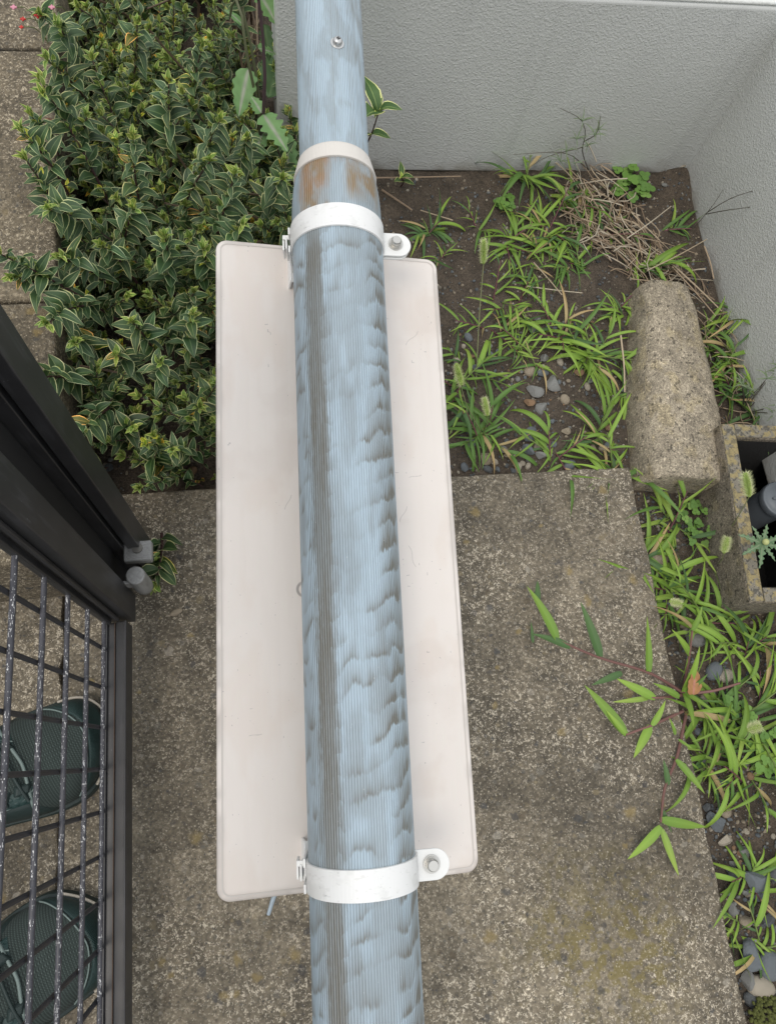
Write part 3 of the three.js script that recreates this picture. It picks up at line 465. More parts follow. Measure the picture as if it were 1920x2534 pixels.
{
  const r = rng(2024), G = [ // shoots that can be followed in the photo: foot, tip
    [[-0.1938, 0.1, -0.7393], [-0.2489, 0.25, -0.8124]], [[-0.2386, 0.12, -0.668], [-0.261, 0.25, -0.6934]], [[-0.248, 0.16, -0.7766], [-0.2572, 0.25, -0.7586]], [[-0.1901, 0.1, -0.5743], [-0.2751, 0.27, -0.5495]], [[-0.2424, 0.17, -0.56], [-0.2699, 0.24, -0.5398]], [[-0.2227, 0.08, -0.4846], [-0.2578, 0.21, -0.4302]],
    [[-0.1952, 0.05, -0.4815], [-0.2212, 0.18, -0.367]], [[-0.2454, 0.14, -0.994], [-0.255, 0.24, -0.9322]], [[-0.1652, 0.08, -0.8303], [-0.1977, 0.22, -0.8835]], [[-0.1183, 0.09, -0.8145], [-0.1, 0.24, -0.828]], [[-0.1545, 0.08, -0.7179], [-0.1416, 0.25, -0.7277]], [[-0.0567, 0.12, -0.6863], [-0.0224, 0.26, -0.6691]],
    [[-0.0227, 0.1, -0.8138], [-0.0057, 0.22, -0.7597]], [[0.0115, 0.12, -0.7333], [0.0341, 0.25, -0.6697]], [[-0.1004, 0.08, -0.5169], [-0.0821, 0.2, -0.5146]], [[-0.1647, 0.1, -0.6308], [-0.1866, 0.2, -0.6128]], [[-0.1238, 0.09, -0.6242], [-0.1098, 0.22, -0.6086]], [[-0.1424, 0.08, -0.5305], [-0.1511, 0.2, -0.5051]], [[-0.202, 0.12, -0.6173], [-0.2263, 0.23, -0.5735]], [[-0.2152, 0.1, -0.9054], [-0.2458, 0.24, -0.8586]],
    [[-0.2011, 0.02, -0.4355], [-0.1662, 0.12, -0.4067]], [[-0.1016, 0.04, -0.44], [-0.0831, 0.14, -0.4211]], [[-0.1699, 0.1, -0.9594], [-0.1402, 0.23, -0.9367]], [[-0.0835, 0.1, -0.9086], [-0.0589, 0.22, -0.9103]], [[-0.2277, 0.1, -0.8115], [-0.2036, 0.22, -0.7906]], [[-0.1016, 0.12, -0.7331], [-0.0526, 0.24, -0.7051]], [[-0.1609, -0.01, -0.3854], [-0.1356, 0.1, -0.3921]], [[-0.0465, 0.1, -0.6355], [-0.0176, 0.24, -0.6099]], [[-0.1513, 0.005, -0.3038], [-0.1558, 0.03, -0.2317]], [[-0.2152, 0.08, -0.5327], [-0.2142, 0.2, -0.4799]], [[-0.1301, 0.06, -0.4921], [-0.1224, 0.18, -0.4618]], [[-0.1776, 0.06, -0.5121], [-0.1734, 0.18, -0.4742]], [[-0.0793, 0.1, -0.6295], [-0.0668, 0.2, -0.6061]], [[-0.2293, 0.15, -0.8337], [-0.2422, 0.26, -0.7824]], [[-0.2137, 0.14, -0.6904], [-0.227, 0.27, -0.6078]], [[-0.2261, 0.15, -0.9476], [-0.2237, 0.27, -0.8768]], [[-0.2093, 0.13, -0.5742], [-0.2338, 0.24, -0.482]], [[-0.2368, 0.17, -0.7162], [-0.2591, 0.27, -0.7146]], [[-0.0599, 0.14, -0.784], [-0.0368, 0.27, -0.7378]], [[-0.1859, 0.1, -0.6697], [-0.1473, 0.22, -0.6496]]];
  for (const [a, b] of G) shoot(r, a, b, [(r() - .5) * .02, .02, (r() - .5) * .02], { key: true, r: .0021, size: .0255 });
  // the mass of the shrub
  for (let i = 0; i < 760; i++) {
    const z = lerp(-1.42, -.375, r()), hole = z > -.52 ? .5 : 1, xl = -.24, xr = z < -.9 ? .0 : .10, x = lerp(xl, xr, r());
    if (z > -.44 && r() < .35) continue;
    const dens = fbm(x * 6 + 70, z * 6 + 20, 2); if (dens < (z > -.78 ? .25 : .39)) continue;
    const h = (.10 + .12 * r()) * (z > -.52 ? .8 : 1) * (x > .03 ? .8 : 1), y0 = -.02 + r() * h * .5, ln = .06 + .07 * r(), q = r() * 6.283, t = .3 + .8 * r();
    shoot(r, [x, y0, z], [x + Math.cos(q) * ln * Math.sin(t) - .02, y0 + ln * Math.cos(t) * .9 + .02, z + Math.sin(q) * ln * Math.sin(t)], [(r() - .5) * .02, .008, (r() - .5) * .02], { size: .0115 + .013 * r(), r: .0011 });
  }
  const shrub = thing('variegated_shrub', 'dense dark green shrub with cream edged leaves between the left kerb and the pole', 'shrub', [0, 0, 0]);
  for (let i = 0; i < 22; i++) { const x = lerp(-.22, .06, r()), z = lerp(-1.35, -.42, r()); woodAcc.add(taper([[x, -.03, z], [x + (r() - .5) * .08, .06 + .05 * r(), z + (r() - .5) * .1], [x + (r() - .5) * .16, .12 + .08 * r(), z + (r() - .5) * .2]], .003, .0014, 8, 6), new THREE.Matrix4(), [1.5, 1.9, 1.3]); }
  const wg = woodAcc.geo(); part('twigs', wg, mat(.065, .035, .03, .7, { vertexColors: true }), shrub, 'stuff');
  stemGeos.forEach(g => part('stem', g, mStem, shrub));
  leaves.sort((a, b) => b.pri - a.pri);
  const acc = new Acc(); let made = 0;
  leaves.forEach((l, i) => {
    const gs = l.y ? young : mature, g = gs[Math.floor(r() * gs.length)], m = frame(l.p, l.dir, l.up, l.s), k = .8 + .45 * r();
    if (made < 296 && l.s > .014) { made++; const q = part('leaf', g, mLeaf[Math.floor(r() * 3)], shrub); q.applyMatrix4(m); }
    else { const q = r(); acc.add(g, m, q < .012 ? [3.2, 1.5, .8] : q < .03 ? [2.2, 1.7, .8] : [k * (1 + .25 * (r() - .4)), k, k * (1 + .3 * (r() - .5))]); }
  });
  part('foliage', acc.geo(), mat(1, 1, 1, .56, { vertexColors: true }), shrub, 'stuff');
  console.log('shrub leaves', leaves.length);
  // small sprigs of the same kind on the far side of the pole
  const mSprig = mat(1.9, 1.75, 1.5, .5, { vertexColors: true });
  const sprig = (label, a, b, n, sz) => {
    const t = thing('sprig', label, 'sprig', a), d = V3(b[0] - a[0], b[1] - a[1], b[2] - a[2]); part('stem', taper([[0, 0, 0], d.clone().multiplyScalar(.5).add(V3(.004, 0, 0)).toArray(), d.toArray()], .0016, .0009), mStem, t);
    for (let i = 0; i < n; i++) { const q = i * 2.0 + .6, f = i < 2 ? .55 : .95, dir = V3(Math.cos(q), .3 + .3 * r(), Math.sin(q)).addScaledVector(d.clone().normalize(), .4).normalize(), g = i > n - 3 ? young[i % 3] : mature[i % 6]; const m = part('leaf', g, mSprig, t); m.applyMatrix4(frame(d.clone().multiplyScalar(f), dir, V3(0, 1, 0), sz * (i > n - 3 ? .5 : .8 + .4 * r()))); }
  };
  sprig('cream edged leaf sprig rising beside the narrow upper pole', [0.1717, 0, -0.9354], [0.1745, 0.2, -0.8314], 8, .044);
  sprig('tiny pale green sprout on bare soil below the wall, right of the pole', [0.2438, -0.02, -0.8984], [0.2388, 0.015, -0.8854], 6, .022);
}

// ---------------------------------------------------------------- broad-leaved weed, dry stalks beside the wall end
function broadLeaf(W, lobes, curl, body, mid, seed) { // toothed leaf, unit length along +x
  const n = 26, m = 4, pos = [], col = [], id = [], r = rng(seed), ph = r() * 6;
  for (let i = 0; i <= n; i++) for (let j = -m; j <= m; j++) {
    const t = i / n, q = j / m, env = W * Math.pow(Math.sin(Math.PI * Math.pow(t, .62)), .7) + .008, tooth = 1 - lobes * (.5 + .5 * Math.cos(t * 31 + ph + (q > 0 ? .8 : 0))) * sm(.05, .2, t), z = q * env * lerp(1, tooth, Math.abs(q));
    pos.push(t, -curl * t * t + .16 * Math.abs(z) + .02 * Math.sin(t * 15 + q * 3) * Math.abs(q), z); const k = Math.abs(q) < .01 ? mid : body, v = .82 + .36 * fbm(t * 9 + seed, q * 4 + 30, 2); col.push(k[0] * v, k[1] * v, k[2] * v);
  }
  const w = 2 * m + 1; for (let i = 0; i < n; i++) for (let j = 0; j < w - 1; j++) { const a = i * w + j; id.push(a, a + 1, a + w, a + 1, a + w + 1, a + w); }
  const g = new THREE.BufferGeometry(); g.setAttribute('position', new THREE.Float32BufferAttribute(pos, 3)); g.setAttribute('color', new THREE.Float32BufferAttribute(col, 3)); g.setIndex(id); g.computeVertexNormals(); return g;
}
const vcm = (rough = .6, o = {}) => mat(1, 1, 1, rough, { vertexColors: true, ...o });
{
  const W = thing('broadleaf_weed', 'tall weed with large toothed pale green leaves between the shrub and the upper pole', 'weed', [0, 0, 0]), mw = vcm(.6), ms = mat(.11, .12, .06, .6), mp = mat(.06, .035, .04, .6);
  const L = (a, b, w, lobes, curl, dark, seed, up = [0, 1, .2]) => { const A = V3(...a), d = V3(...b).sub(A), g = broadLeaf(w, lobes, curl, dark ? [.045, .10, .028] : [.12, .235, .075], dark ? [.08, .14, .05] : [.27, .28, .22], seed); const m = part('leaf', g, mw, W); m.applyMatrix4(frame(A, d, V3(...up), d.length())); };
  L([0.0169, 0.2, -0.8216], [0.0461, 0.19, -0.7717], .30, .45, .05, 0, 3); L([0.0149, 0.2, -0.8236], [0.0024, 0.21, -0.8429], .40, .25, .1, 0, 4);
  L([0.0007, 0.22, -0.8777], [-0.0164, 0.19, -0.8296], .28, .2, .1, 0, 5); L([0.0204, 0.24, -0.991], [0.0454, 0.22, -0.9571], .30, .35, .1, 0, 6); L([0.0532, 0.12, -1.0082], [0.0284, 0.12, -0.9429], .40, .15, .1, 1, 7);
  L([0.0459, 0.1, -0.889], [0.0552, 0.08, -0.8253], .26, .2, .1, 0, 8); L([-0.0038, 0.24, -0.9315], [-0.0222, 0.26, -0.9339], .2, .1, .2, 0, 9); L([0.0162, 0.2, -0.9371], [0.0447, 0.18, -0.9542], .26, .4, .1, 0, 10); L([0.0156, 0.12, -0.8686], [-0.0112, 0.09, -0.8229], .22, .3, .1, 0, 11); L([0.0269, 0.2, -0.9822], [0.0317, 0.17, -0.9501], .22, .3, .1, 1, 12); L([0.0406, 0.06, -0.9086], [0.0186, 0.05, -0.8518], .3, .3, .1, 1, 13);
  part('stem', taper([[0.0075, 0, -0.9126], [0.0127, 0.12, -0.8685], [0.0169, 0.2, -0.8216], [0.0214, 0.27, -0.8354], [0.0171, 0.34, -0.8478]], .0034, .002), mp, W);
  part('stem', taper([[0.0075, 0, -0.9126], [0.0111, 0.16, -0.8646], [-0.0006, 0.26, -0.8593], [-0.0059, 0.31, -0.8783], [-0.0114, 0.31, -0.8859], [-0.0181, 0.28, -0.8953]], .003, .0016, 20), ms, W);
  part('stem', taper([[0.0201, 0, -0.9047], [0.0081, 0.24, -0.8691], [-0.0023, 0.3, -0.8845]], .0028, .0018), ms, W);
  const D = thing('dry_stalks', 'tangle of dry brown stalks between the shrub and the wall end', 'dead plant', [0, 0, 0]), r = rng(9), md = [mat(.20, .15, .10, .9), mat(.12, .09, .06, .9), mat(.27, .21, .14, .9)];
  for (let i = 0; i < 70; i++) { const x = -.06 + .085 * r(), z = -1.32 + .5 * r(), y = -.01 + .03 * r(), a = -.12 + .5 * (r() - .5) + (r() < .15 ? 1.3 : 0), l = .06 + .12 * r(); part('stalk', taper([[x, y, z], [x + Math.sin(a) * l * .5, y + .012 * r(), z + Math.cos(a) * l * .5], [x + Math.sin(a) * l, y + .02 * (r() - .3), z + Math.cos(a) * l]], .0015 + .0014 * r(), .001, 4, 4), md[i % 3], D); }
}
// ---------------------------------------------------------------- grasses
function bladeGeo(W, e0, k, twist, bend) { // unit length, base at the origin, leaving at elevation e0 and bending down by k
  const n = 9, pos = [], col = [], id = []; let x = 0, y = 0;
  for (let i = 0; i <= n; i++) {
    const t = i / n, w = W * (Math.pow(Math.sin(Math.PI * Math.pow(clamp(t * .97 + .03), .6)), .75)) * .5 + .004 * (1 - t), e = e0 - k * t; if (i) { x += Math.cos(e) / n; y += Math.sin(e) / n; }
    const tw = twist * t, cs = Math.cos(tw), sn = Math.sin(tw), nx = -Math.sin(e), ny = Math.cos(e);
    for (const q of [-1, -.12, .12, 1]) { const a = q * w, f = Math.abs(q) > .5 ? w * .28 : 0; const o = a * sn + f * cs; pos.push(x + nx * o, y + ny * o, a * cs - f * sn + bend * t * t); const m = Math.abs(q) < .5 ? 1.18 : 1, v = (.9 + .2 * t) * m; col.push(v * (1 + .15 * t), v, v * .9); }
  }
  for (let i = 0; i < n; i++) for (let j = 0; j < 3; j++) { const a = i * 4 + j; id.push(a, a + 1, a + 4, a + 1, a + 5, a + 4); }
  const g = new THREE.BufferGeometry(); g.setAttribute('position', new THREE.Float32BufferAttribute(pos, 3)); g.setAttribute('color', new THREE.Float32BufferAttribute(col, 3)); g.setIndex(id); g.computeVertexNormals(); return g;
}
const blades = []; { const r = rng(31); for (let i = 0; i < 16; i++) blades.push(bladeGeo(.050 + .046 * r(), .05 + .95 * r(), .2 + 1.7 * r(), (r() - .5) * 3.0, (r() - .5) * .5)); }
const gm = (r, g, b) => mat(r, g, b, .6, { vertexColors: true });
const mGrass = [gm(.135, .245, .036), gm(.18, .31, .045), gm(.08, .17, .033), gm(.20, .31, .055), gm(.055, .12, .036), gm(.34, .27, .14)], mCulm = [mat(.16, .22, .06, .6), mat(.15, .055, .065, .6)];
const gr = rng(404);
function blade(t, pos, dir, s, g, m) { const o = part('leaf', g, m, t); o.applyMatrix4(frame(V3(...pos), dir, V3(0, 1, 0), s)); return o; }
function tuft(label, at, n, len, o = {}) {
  const y = groundY(at[0], at[2]) - .001, t = thing('grass_tuft', label, 'grass', [at[0], y, at[2]], o.group), tone = o.tone ?? 0, nc = Math.max(2, Math.round(n / 4.2)), a0 = gr() * 6.283;
  for (let c = 0; c < nc; c++) { // culms leaning outwards, leaves alternating along them
    const a = o.dir !== undefined ? o.dir + (gr() - .5) * (o.fan ?? 2.4) : a0 + c / nc * 6.283 + (gr() - .5) * .9, cl = len * (.3 + .95 * gr()) * (o.culm ?? .9), el = (o.el ?? .55) + (gr() - .5) * .5, d = V3(Math.cos(a) * Math.cos(el), Math.sin(el), Math.sin(a) * Math.cos(el)), e = d.clone().multiplyScalar(cl); e.y *= .85;
    const o0 = [(gr() - .5) * .026, 0, (gr() - .5) * .026]; part('stem', taper([o0, [o0[0] + e.x * .5, e.y * .58, o0[2] + e.z * .5], [o0[0] + e.x, e.y, o0[2] + e.z]], .0013, .0008, 5, 5), mCulm[gr() < (o.purple ?? .35) ? 1 : 0], t);
    const nl = Math.round(n * 1.8 / nc); for (let i = 0; i < nl; i++) {
      const f = i / nl, p = [o0[0] + e.x * f, e.y * f + .001, o0[2] + e.z * f], b = a + (i % 2 ? 1 : -1) * (.35 + 1.0 * gr()) * (1.15 - f * .6), dd = V3(Math.cos(b), 0, Math.sin(b));
      blade(t, p, dd, len * (.35 + .75 * gr()), blades[Math.floor(gr() * 16)], mGrass[gr() < .55 ? tone : gr() < .12 ? 5 : Math.floor(gr() * 5)]);
    }
  }
  return t;
}
const G1 = [
  ['dark broad bladed grass tuft just right of the upper pole clamp', [0.2759, -0.02, -0.8156], 16, .075, { tone: 4, culm: .5 }],
  ['sparse three bladed grass seedling with one tall blade, left of the foxtail', [0.3605, -0.02, -0.8244], 7, .06, { tone: 0, culm: .6 }],
  ['upright grass tuft against the back wall below the star leaved weed', [0.4653, -0.02, -0.9088], 17, .085, { tone: 0, el: .8 }],
  ['wide grass clump on dark soil in the middle of the upper bed', [0.4181, -0.02, -0.7852], 24, .065, {}],
  ['bright grass clump leaning over the dry straw, upper middle of the bed', [0.4861, -0.02, -0.8078], 26, .072, { tone: 1 }],
  ['grass tuft at the left side of the dry straw near the back wall', [0.5474, -0.02, -0.8639], 18, .068, { tone: 0 }],
  ['grass tuft half buried in dry straw right of the middle of the bed', [0.5798, -0.02, -0.8092], 16, .07, { tone: 2 }],
  ['shaded low grass mat below the straw, above the bright rosette', [0.5208, -0.02, -0.7361], 22, .06, { tone: 2 }],
  ['yellow green grass shoots behind the foxtail stem', [0.3853, -0.02, -0.6718], 12, .06, { tone: 1, el: .9 }],
  ['reddish stemmed grass beside the foxtail stem', [0.3567, -0.02, -0.6161], 13, .06, { tone: 0, purple: .9 }],
  ['purple based grass clump left of the kerb stone', [0.4715, -0.02, -0.6117], 20, .075, { tone: 1, purple: .9 }],
  ['dense bright grass rosette against the left side of the kerb stone', [0.5109, -0.02, -0.5638], 32, .075, { tone: 1 }],
  ['grass with dark blades near the right edge of the sign plate', [0.315, -0.02, -0.5556], 15, .07, { tone: 0 }],
  ['seedy grass clump at the plate edge lower in the upper bed', [0.3177, -0.02, -0.438], 26, .08, { tone: 2 }],
  ['tall leaning grass right next to the sign plate edge', [0.2873, -0.02, -0.5144], 14, .08, { tone: 0, el: .9 }],
  ['long bladed grass over the pebbles at the path end', [0.4273, -0.02, -0.3924], 18, .08, { tone: 0 }],
  ['grass with upright pale stems among the grey pebbles', [0.5091, -0.02, -0.4221], 13, .075, { tone: 0, el: .9 }],
  ['thick bladed grass at the near end of the kerb stone', [0.5187, -0.02, -0.3643], 18, .085, { tone: 1, el: .7 }],
  ['single spray of long blades over the far end of the kerb stone', [0.6215, -0.02, -0.7253], 9, .095, { tone: 1, dir: -.1, fan: 1.5 }],
  ['short grass pressed on the upper left shoulder of the kerb stone', [0.5852, -0.02, -0.6486], 15, .06, { tone: 1 }],
  ['small yellowing grass in the open soil above the pebbles', [0.4218, -0.02, -0.5521], 9, .05, { tone: 3 }],
  ['small grass tuft on dark soil below the wide clump', [0.4251, -0.02, -0.7058], 9, .05, { tone: 2 }],
  ['grass clump between the kerb stone and the right wall, farthest one', [0.776, -0.02, -0.6288], 13, .07, { tone: 0, el: .9 }],
  ['grass clump against the right side of the kerb stone', [0.727, -0.02, -0.5745], 18, .065, { tone: 0 }],
  ['grass clump behind the drain pit, next to the kerb stone', [0.7326, -0.02, -0.4997], 22, .07, { tone: 2 }],
  ['dark shaded grass between the drain pit and the right wall', [0.7671, -0.02, -0.4561], 20, .065, { tone: 4 }],
  ['bright grass at the foot of the right wall behind the drain pit', [0.7672, -0.02, -0.5521], 18, .07, { tone: 1 }],
  ['lone seedling blades at the right wall below the dead twig', [0.709, -0.02, -0.8173], 5, .065, { tone: 2, dir: .2, fan: 1 }],
];
G1.push(['loose grass between the wide clump and the straw in the upper bed', [0.461, -0.02, -0.7527], 14, .06, { tone: 1 }], ['low grass above the grey pebbles, left of the bright rosette', [0.4057, -0.02, -0.5854], 12, .055, { tone: 0 }], ['grass beside the kerb stone under its left edge, lower half', [0.5613, -0.02, -0.4897], 14, .065, { tone: 1 }], ['grass wisps between foxtail stem and purple based clump', [0.4233, -0.02, -0.652], 11, .055, { tone: 3 }], ['grass just right of the plate corner under the clamp bolt', [0.291, -0.02, -0.7543], 7, .05, { tone: 4 }]);
const G2 = [
  ['broad bladed grass at the path edge, left of the drain pit', [0.5457, -0.02, -0.2308], 18, .085, { tone: 0, culm: .6 }],
  ['big broad bladed grass clump below the drain pit corner', [0.5724, -0.02, -0.1706], 26, .09, { tone: 1, culm: .6 }],
  ['grass clump below the drain pit with short twisted blades', [0.6039, -0.02, -0.1232], 22, .085, { tone: 0 }],
  ['long narrow grass arching at the right edge below the drain pit', [0.6677, -0.02, -0.0855], 18, .09, { tone: 1, el: .7 }],
  ['grass clump by the path edge right of the runner plant', [0.5954, -0.02, -0.001], 24, .085, { tone: 0 }],
  ['dense arching grass at the right edge beside the clover', [0.6504, -0.02, 0.0209], 24, .09, { tone: 1 }],
  ['grass clump over the path edge above the bluish flat stone', [0.5745, -0.02, 0.0698], 20, .085, { tone: 0 }],
  ['grass clump at the right edge above the pebble strip', [0.6252, -0.02, 0.091], 20, .085, { tone: 1 }],
  ['young grass among the pebbles at the lower right', [0.5802, -0.02, 0.2148], 15, .075, { tone: 1 }],
  ['grass on the lowest pebbles, near the bottom right corner', [0.5806, -0.02, 0.2861], 14, .075, { tone: 1 }],
  ['small grass sprout leaning over the path edge at lower right', [0.5512, -0.02, 0.2683], 8, .055, { tone: 3, dir: 2.6, fan: 2 }],
  ['grass between the path edge and the drain pit, under the foxtail', [0.5915, -0.02, -0.2751], 16, .08, { tone: 3 }],
];
for (const a of [...G1, ...G2]) tuft(...a);

{ // creeping grass with runners over the path
  const c = [0.5424, 0, -0.0294], t = thing('creeping_grass', 'creeping grass with purple runners reaching over the path from its right edge', 'grass', [0, 0, 0]), r = rng(12), pm = mat(.20, .10, .085, .6);
  const runs = [[[0.5451, -0.005, -0.0295], [0.4926, 0.012, -0.0601], [0.4292, 0.014, -0.0846], [0.3863, 0.018, -0.1053], [0.3628, 0.02, -0.1196]], [[0.5445, -0.005, -0.0268], [0.5056, 0.012, -0.0259], [0.4815, 0.014, -0.0275]], [[0.5383, -0.005, -0.0056], [0.4804, 0.012, 0.0082], [0.4421, 0.014, 0.0164]], [[0.5417, -0.005, 0.0001], [0.5067, 0.01, 0.0548], [0.4832, 0.012, 0.0852], [0.4655, 0.016, 0.1272]], [[0.5457, -0.005, -0.0322], [0.5523, 0.02, -0.0786], [0.5529, 0.04, -0.1089]], [[0.545, -0.005, -0.029], [0.5786, 0.01, -0.0279], [0.6166, 0.02, -0.0344]]];
  runs.forEach(p => part('runner', taper(p, .0024, .0015, 14, 6), pm, t));
  const Lf = (a, b, w, k) => { const A = V3(...a), d = V3(...b).sub(A), g = bladeGeo(w * 1.25, .16, .32, (r() - .5) * .9, (r() - .5) * .16); blade(t, a, d, d.length(), g, mGrass[k]); };
  Lf([0.3678, 0.02, -0.1153], [0.3396, 0.03, -0.192], .13, 0); Lf([0.3478, 0.024, -0.1673], [0.352, 0.02, -0.1984], .2, 4); Lf([0.3848, 0.018, -0.1032], [0.3343, 0.02, -0.1302], .14, 4); Lf([0.334, 0.018, -0.1141], [0.3353, 0.018, -0.1426], .12, 4); Lf([0.4268, 0.014, -0.087], [0.4038, 0.03, -0.1617], .13, 4); Lf([0.492, 0.012, -0.0602], [0.4875, 0.04, -0.1336], .11, 0); Lf([0.5299, 0.01, -0.0243], [0.4914, 0.02, -0.0459], .16, 0);
  Lf([0.4928, 0.014, -0.0259], [0.4413, 0.016, -0.0562], .16, 1); Lf([0.4844, 0.014, -0.0272], [0.4312, 0.015, -0.0242], .1, 3); Lf([0.4421, 0.014, 0.0164], [0.3986, 0.018, -0.0546], .13, 0); Lf([0.4421, 0.014, 0.0164], [0.4159, 0.02, -0.0159], .16, 1); Lf([0.452, 0.016, -0.0633], [0.4074, 0.012, -0.0516], .16, 4); Lf([0.4806, 0.014, 0.0083], [0.5051, 0.022, -0.0205], .18, 1); Lf([0.4792, 0.012, 0.0086], [0.4451, 0.012, 0.0444], .2, 1); Lf([0.5129, 0.01, 0.0234], [0.5048, 0.02, 0.0005], .16, 0); Lf([0.515, 0.012, 0.0299], [0.527, 0.02, 0.0441], .16, 0);
  Lf([0.4874, 0.012, 0.0841], [0.4838, 0.02, 0.0524], .2, 4); Lf([0.5057, 0.012, 0.0547], [0.5366, 0.012, 0.1009], .13, 0); Lf([0.4662, 0.016, 0.1239], [0.5301, 0.008, 0.1435], .14, 0); Lf([0.4644, 0.016, 0.1319], [0.4168, 0.008, 0.1686], .15, 1); Lf([0.4647, 0.016, 0.1354], [0.4752, 0.008, 0.1944], .12, 3); Lf([0.4702, 0.014, 0.1109], [0.4807, 0.01, 0.1425], .14, 4);
  Lf([0.5428, 0, -0.031], [0.5581, 0.05, -0.0851], .12, 1); Lf([0.5447, 0, -0.0291], [0.5655, 0.03, 0.0016], .12, 0); Lf([0.5487, 0, -0.0304], [0.5678, 0.03, -0.0498], .13, 2); Lf([0.5434, 0, -0.0287], [0.5339, 0.03, 0.0167], .13, 0); Lf([0.5529, 0.02, -0.0786], [0.5172, 0.05, -0.1102], .16, 1); Lf([0.5529, 0.04, -0.1089], [0.5654, 0.06, -0.1376], .16, 0);
  const dl = part('dead_leaf', broadLeaf(.26, .1, .1, [.38, .19, .08], [.45, .2, .15], 5), vcm(.7), t); dl.applyMatrix4(frame(V3(...[0.5526, 0.006, -0.0252]), V3(...[0.5525, 0.03, -0.0599]).sub(V3(...[0.5526, 0.006, -0.0252])), V3(0, 1, 0), .04));
}
function foxtail(label, base, mid, tip0, tip1, R) { // stem, then the bristly head from tip0 to tip1
  const t = thing('foxtail', label, 'foxtail', base), o = V3(...base), L = p => V3(...p).sub(o), r = rng(Math.round(base[0] * 9999) + 5);
  part('stem', taper([[0, 0, 0], L(mid).toArray(), L(tip0).toArray()], .0009, .0006, 10, 5), mat(.22, .24, .11, .6), t);
  const a = L(tip0), b = L(tip1), d = b.clone().sub(a), ln = d.length(); d.normalize(); let u = V3(1, 0, 0).cross(d).normalize(), v = d.clone().cross(u);
  const core = new Acc(), sd = new THREE.IcosahedronGeometry(1, 0), br = new Acc(), cone = new THREE.ConeGeometry(.0003, 1, 3, 1, true).translate(0, .5, 0);
  for (let i = 0; i < 240; i++) {
    const s = (i + .5) / 240, q = i * 2.39996, rr = R * .55 * Math.pow(Math.sin(Math.PI * clamp(s * .9 + .06)), .5), n = u.clone().multiplyScalar(Math.cos(q)).addScaledVector(v, Math.sin(q)), p = a.clone().addScaledVector(d, s * ln).addScaledVector(n, rr);
    const m = new THREE.Matrix4().compose(p, new THREE.Quaternion().setFromUnitVectors(V3(0, 1, 0), n.clone().addScaledVector(d, .9).normalize()), V3(.0008, .0015, .0008)); const k = .75 + .5 * r(); core.add(sd, m, [.34 * k, .47 * k, .11 * k]);
    for (let h = 0; h < 2; h++) { const dir = n.clone().addScaledVector(d, .35 + .5 * r()).addScaledVector(u, (r() - .5) * .6).addScaledVector(v, (r() - .5) * .6).normalize(); br.add(cone, new THREE.Matrix4().compose(p, new THREE.Quaternion().setFromUnitVectors(V3(0, 1, 0), dir), V3(1, R * (.7 + .7 * r()), 1)), [.72, .75, .42]); }
  }
  const h = part('seed_head', core.geo(), vcm(.7), t); part('bristles', br.geo(), vcm(.6), h, 'stuff');
}
foxtail('tall upright green foxtail standing clear of the grass in the upper bed', [0.3232, -0.02, -0.5306], [0.323, 0.04, -0.6011], [0.3264, 0.09, -0.6639], [0.3214, 0.12, -0.6818], .0056);
foxtail('drooping green foxtail head close to the right edge of the sign plate', [0.3182, -0.02, -0.4413], [0.2768, 0.06, -0.4576], [0.26, 0.1, -0.494], [0.2637, 0.1, -0.4615], .0056);
foxtail('small green foxtail head among grass below the drooping one', [0.3209, -0.02, -0.4378], [0.3086, 0.05, -0.4294], [0.3064, 0.06, -0.4323], [0.2991, 0.08, -0.4499], .0048);
foxtail('pale bristly foxtail hanging over the rim of the drain pit', [0.6717, -0.02, -0.2506], [0.6249, 0.1, -0.2534], [0.6235, 0.13, -0.2675], [0.6118, 0.15, -0.2927], .0066);
foxtail('dark green foxtail head in front of the broken side of the drain pit', [0.6476, -0.02, -0.208], [0.6273, 0.03, -0.2059], [0.6199, 0.05, -0.2113], [0.6245, 0.06, -0.2306], .0060);
foxtail('short foxtail bud pointing right in the grass left of the drain pit', [0.5475, 0, -0.1565], [0.5342, 0.03, -0.1521], [0.5321, 0.035, -0.1518], [0.5451, 0.04, -0.1464], .0050);
foxtail('light green foxtail lying in the grass at the right edge below the pit', [0.6155, 0, 0.0397], [0.5985, 0.04, 0.0312], [0.5923, 0.05, 0.0263], [0.6053, 0.06, 0.0229], .0062);

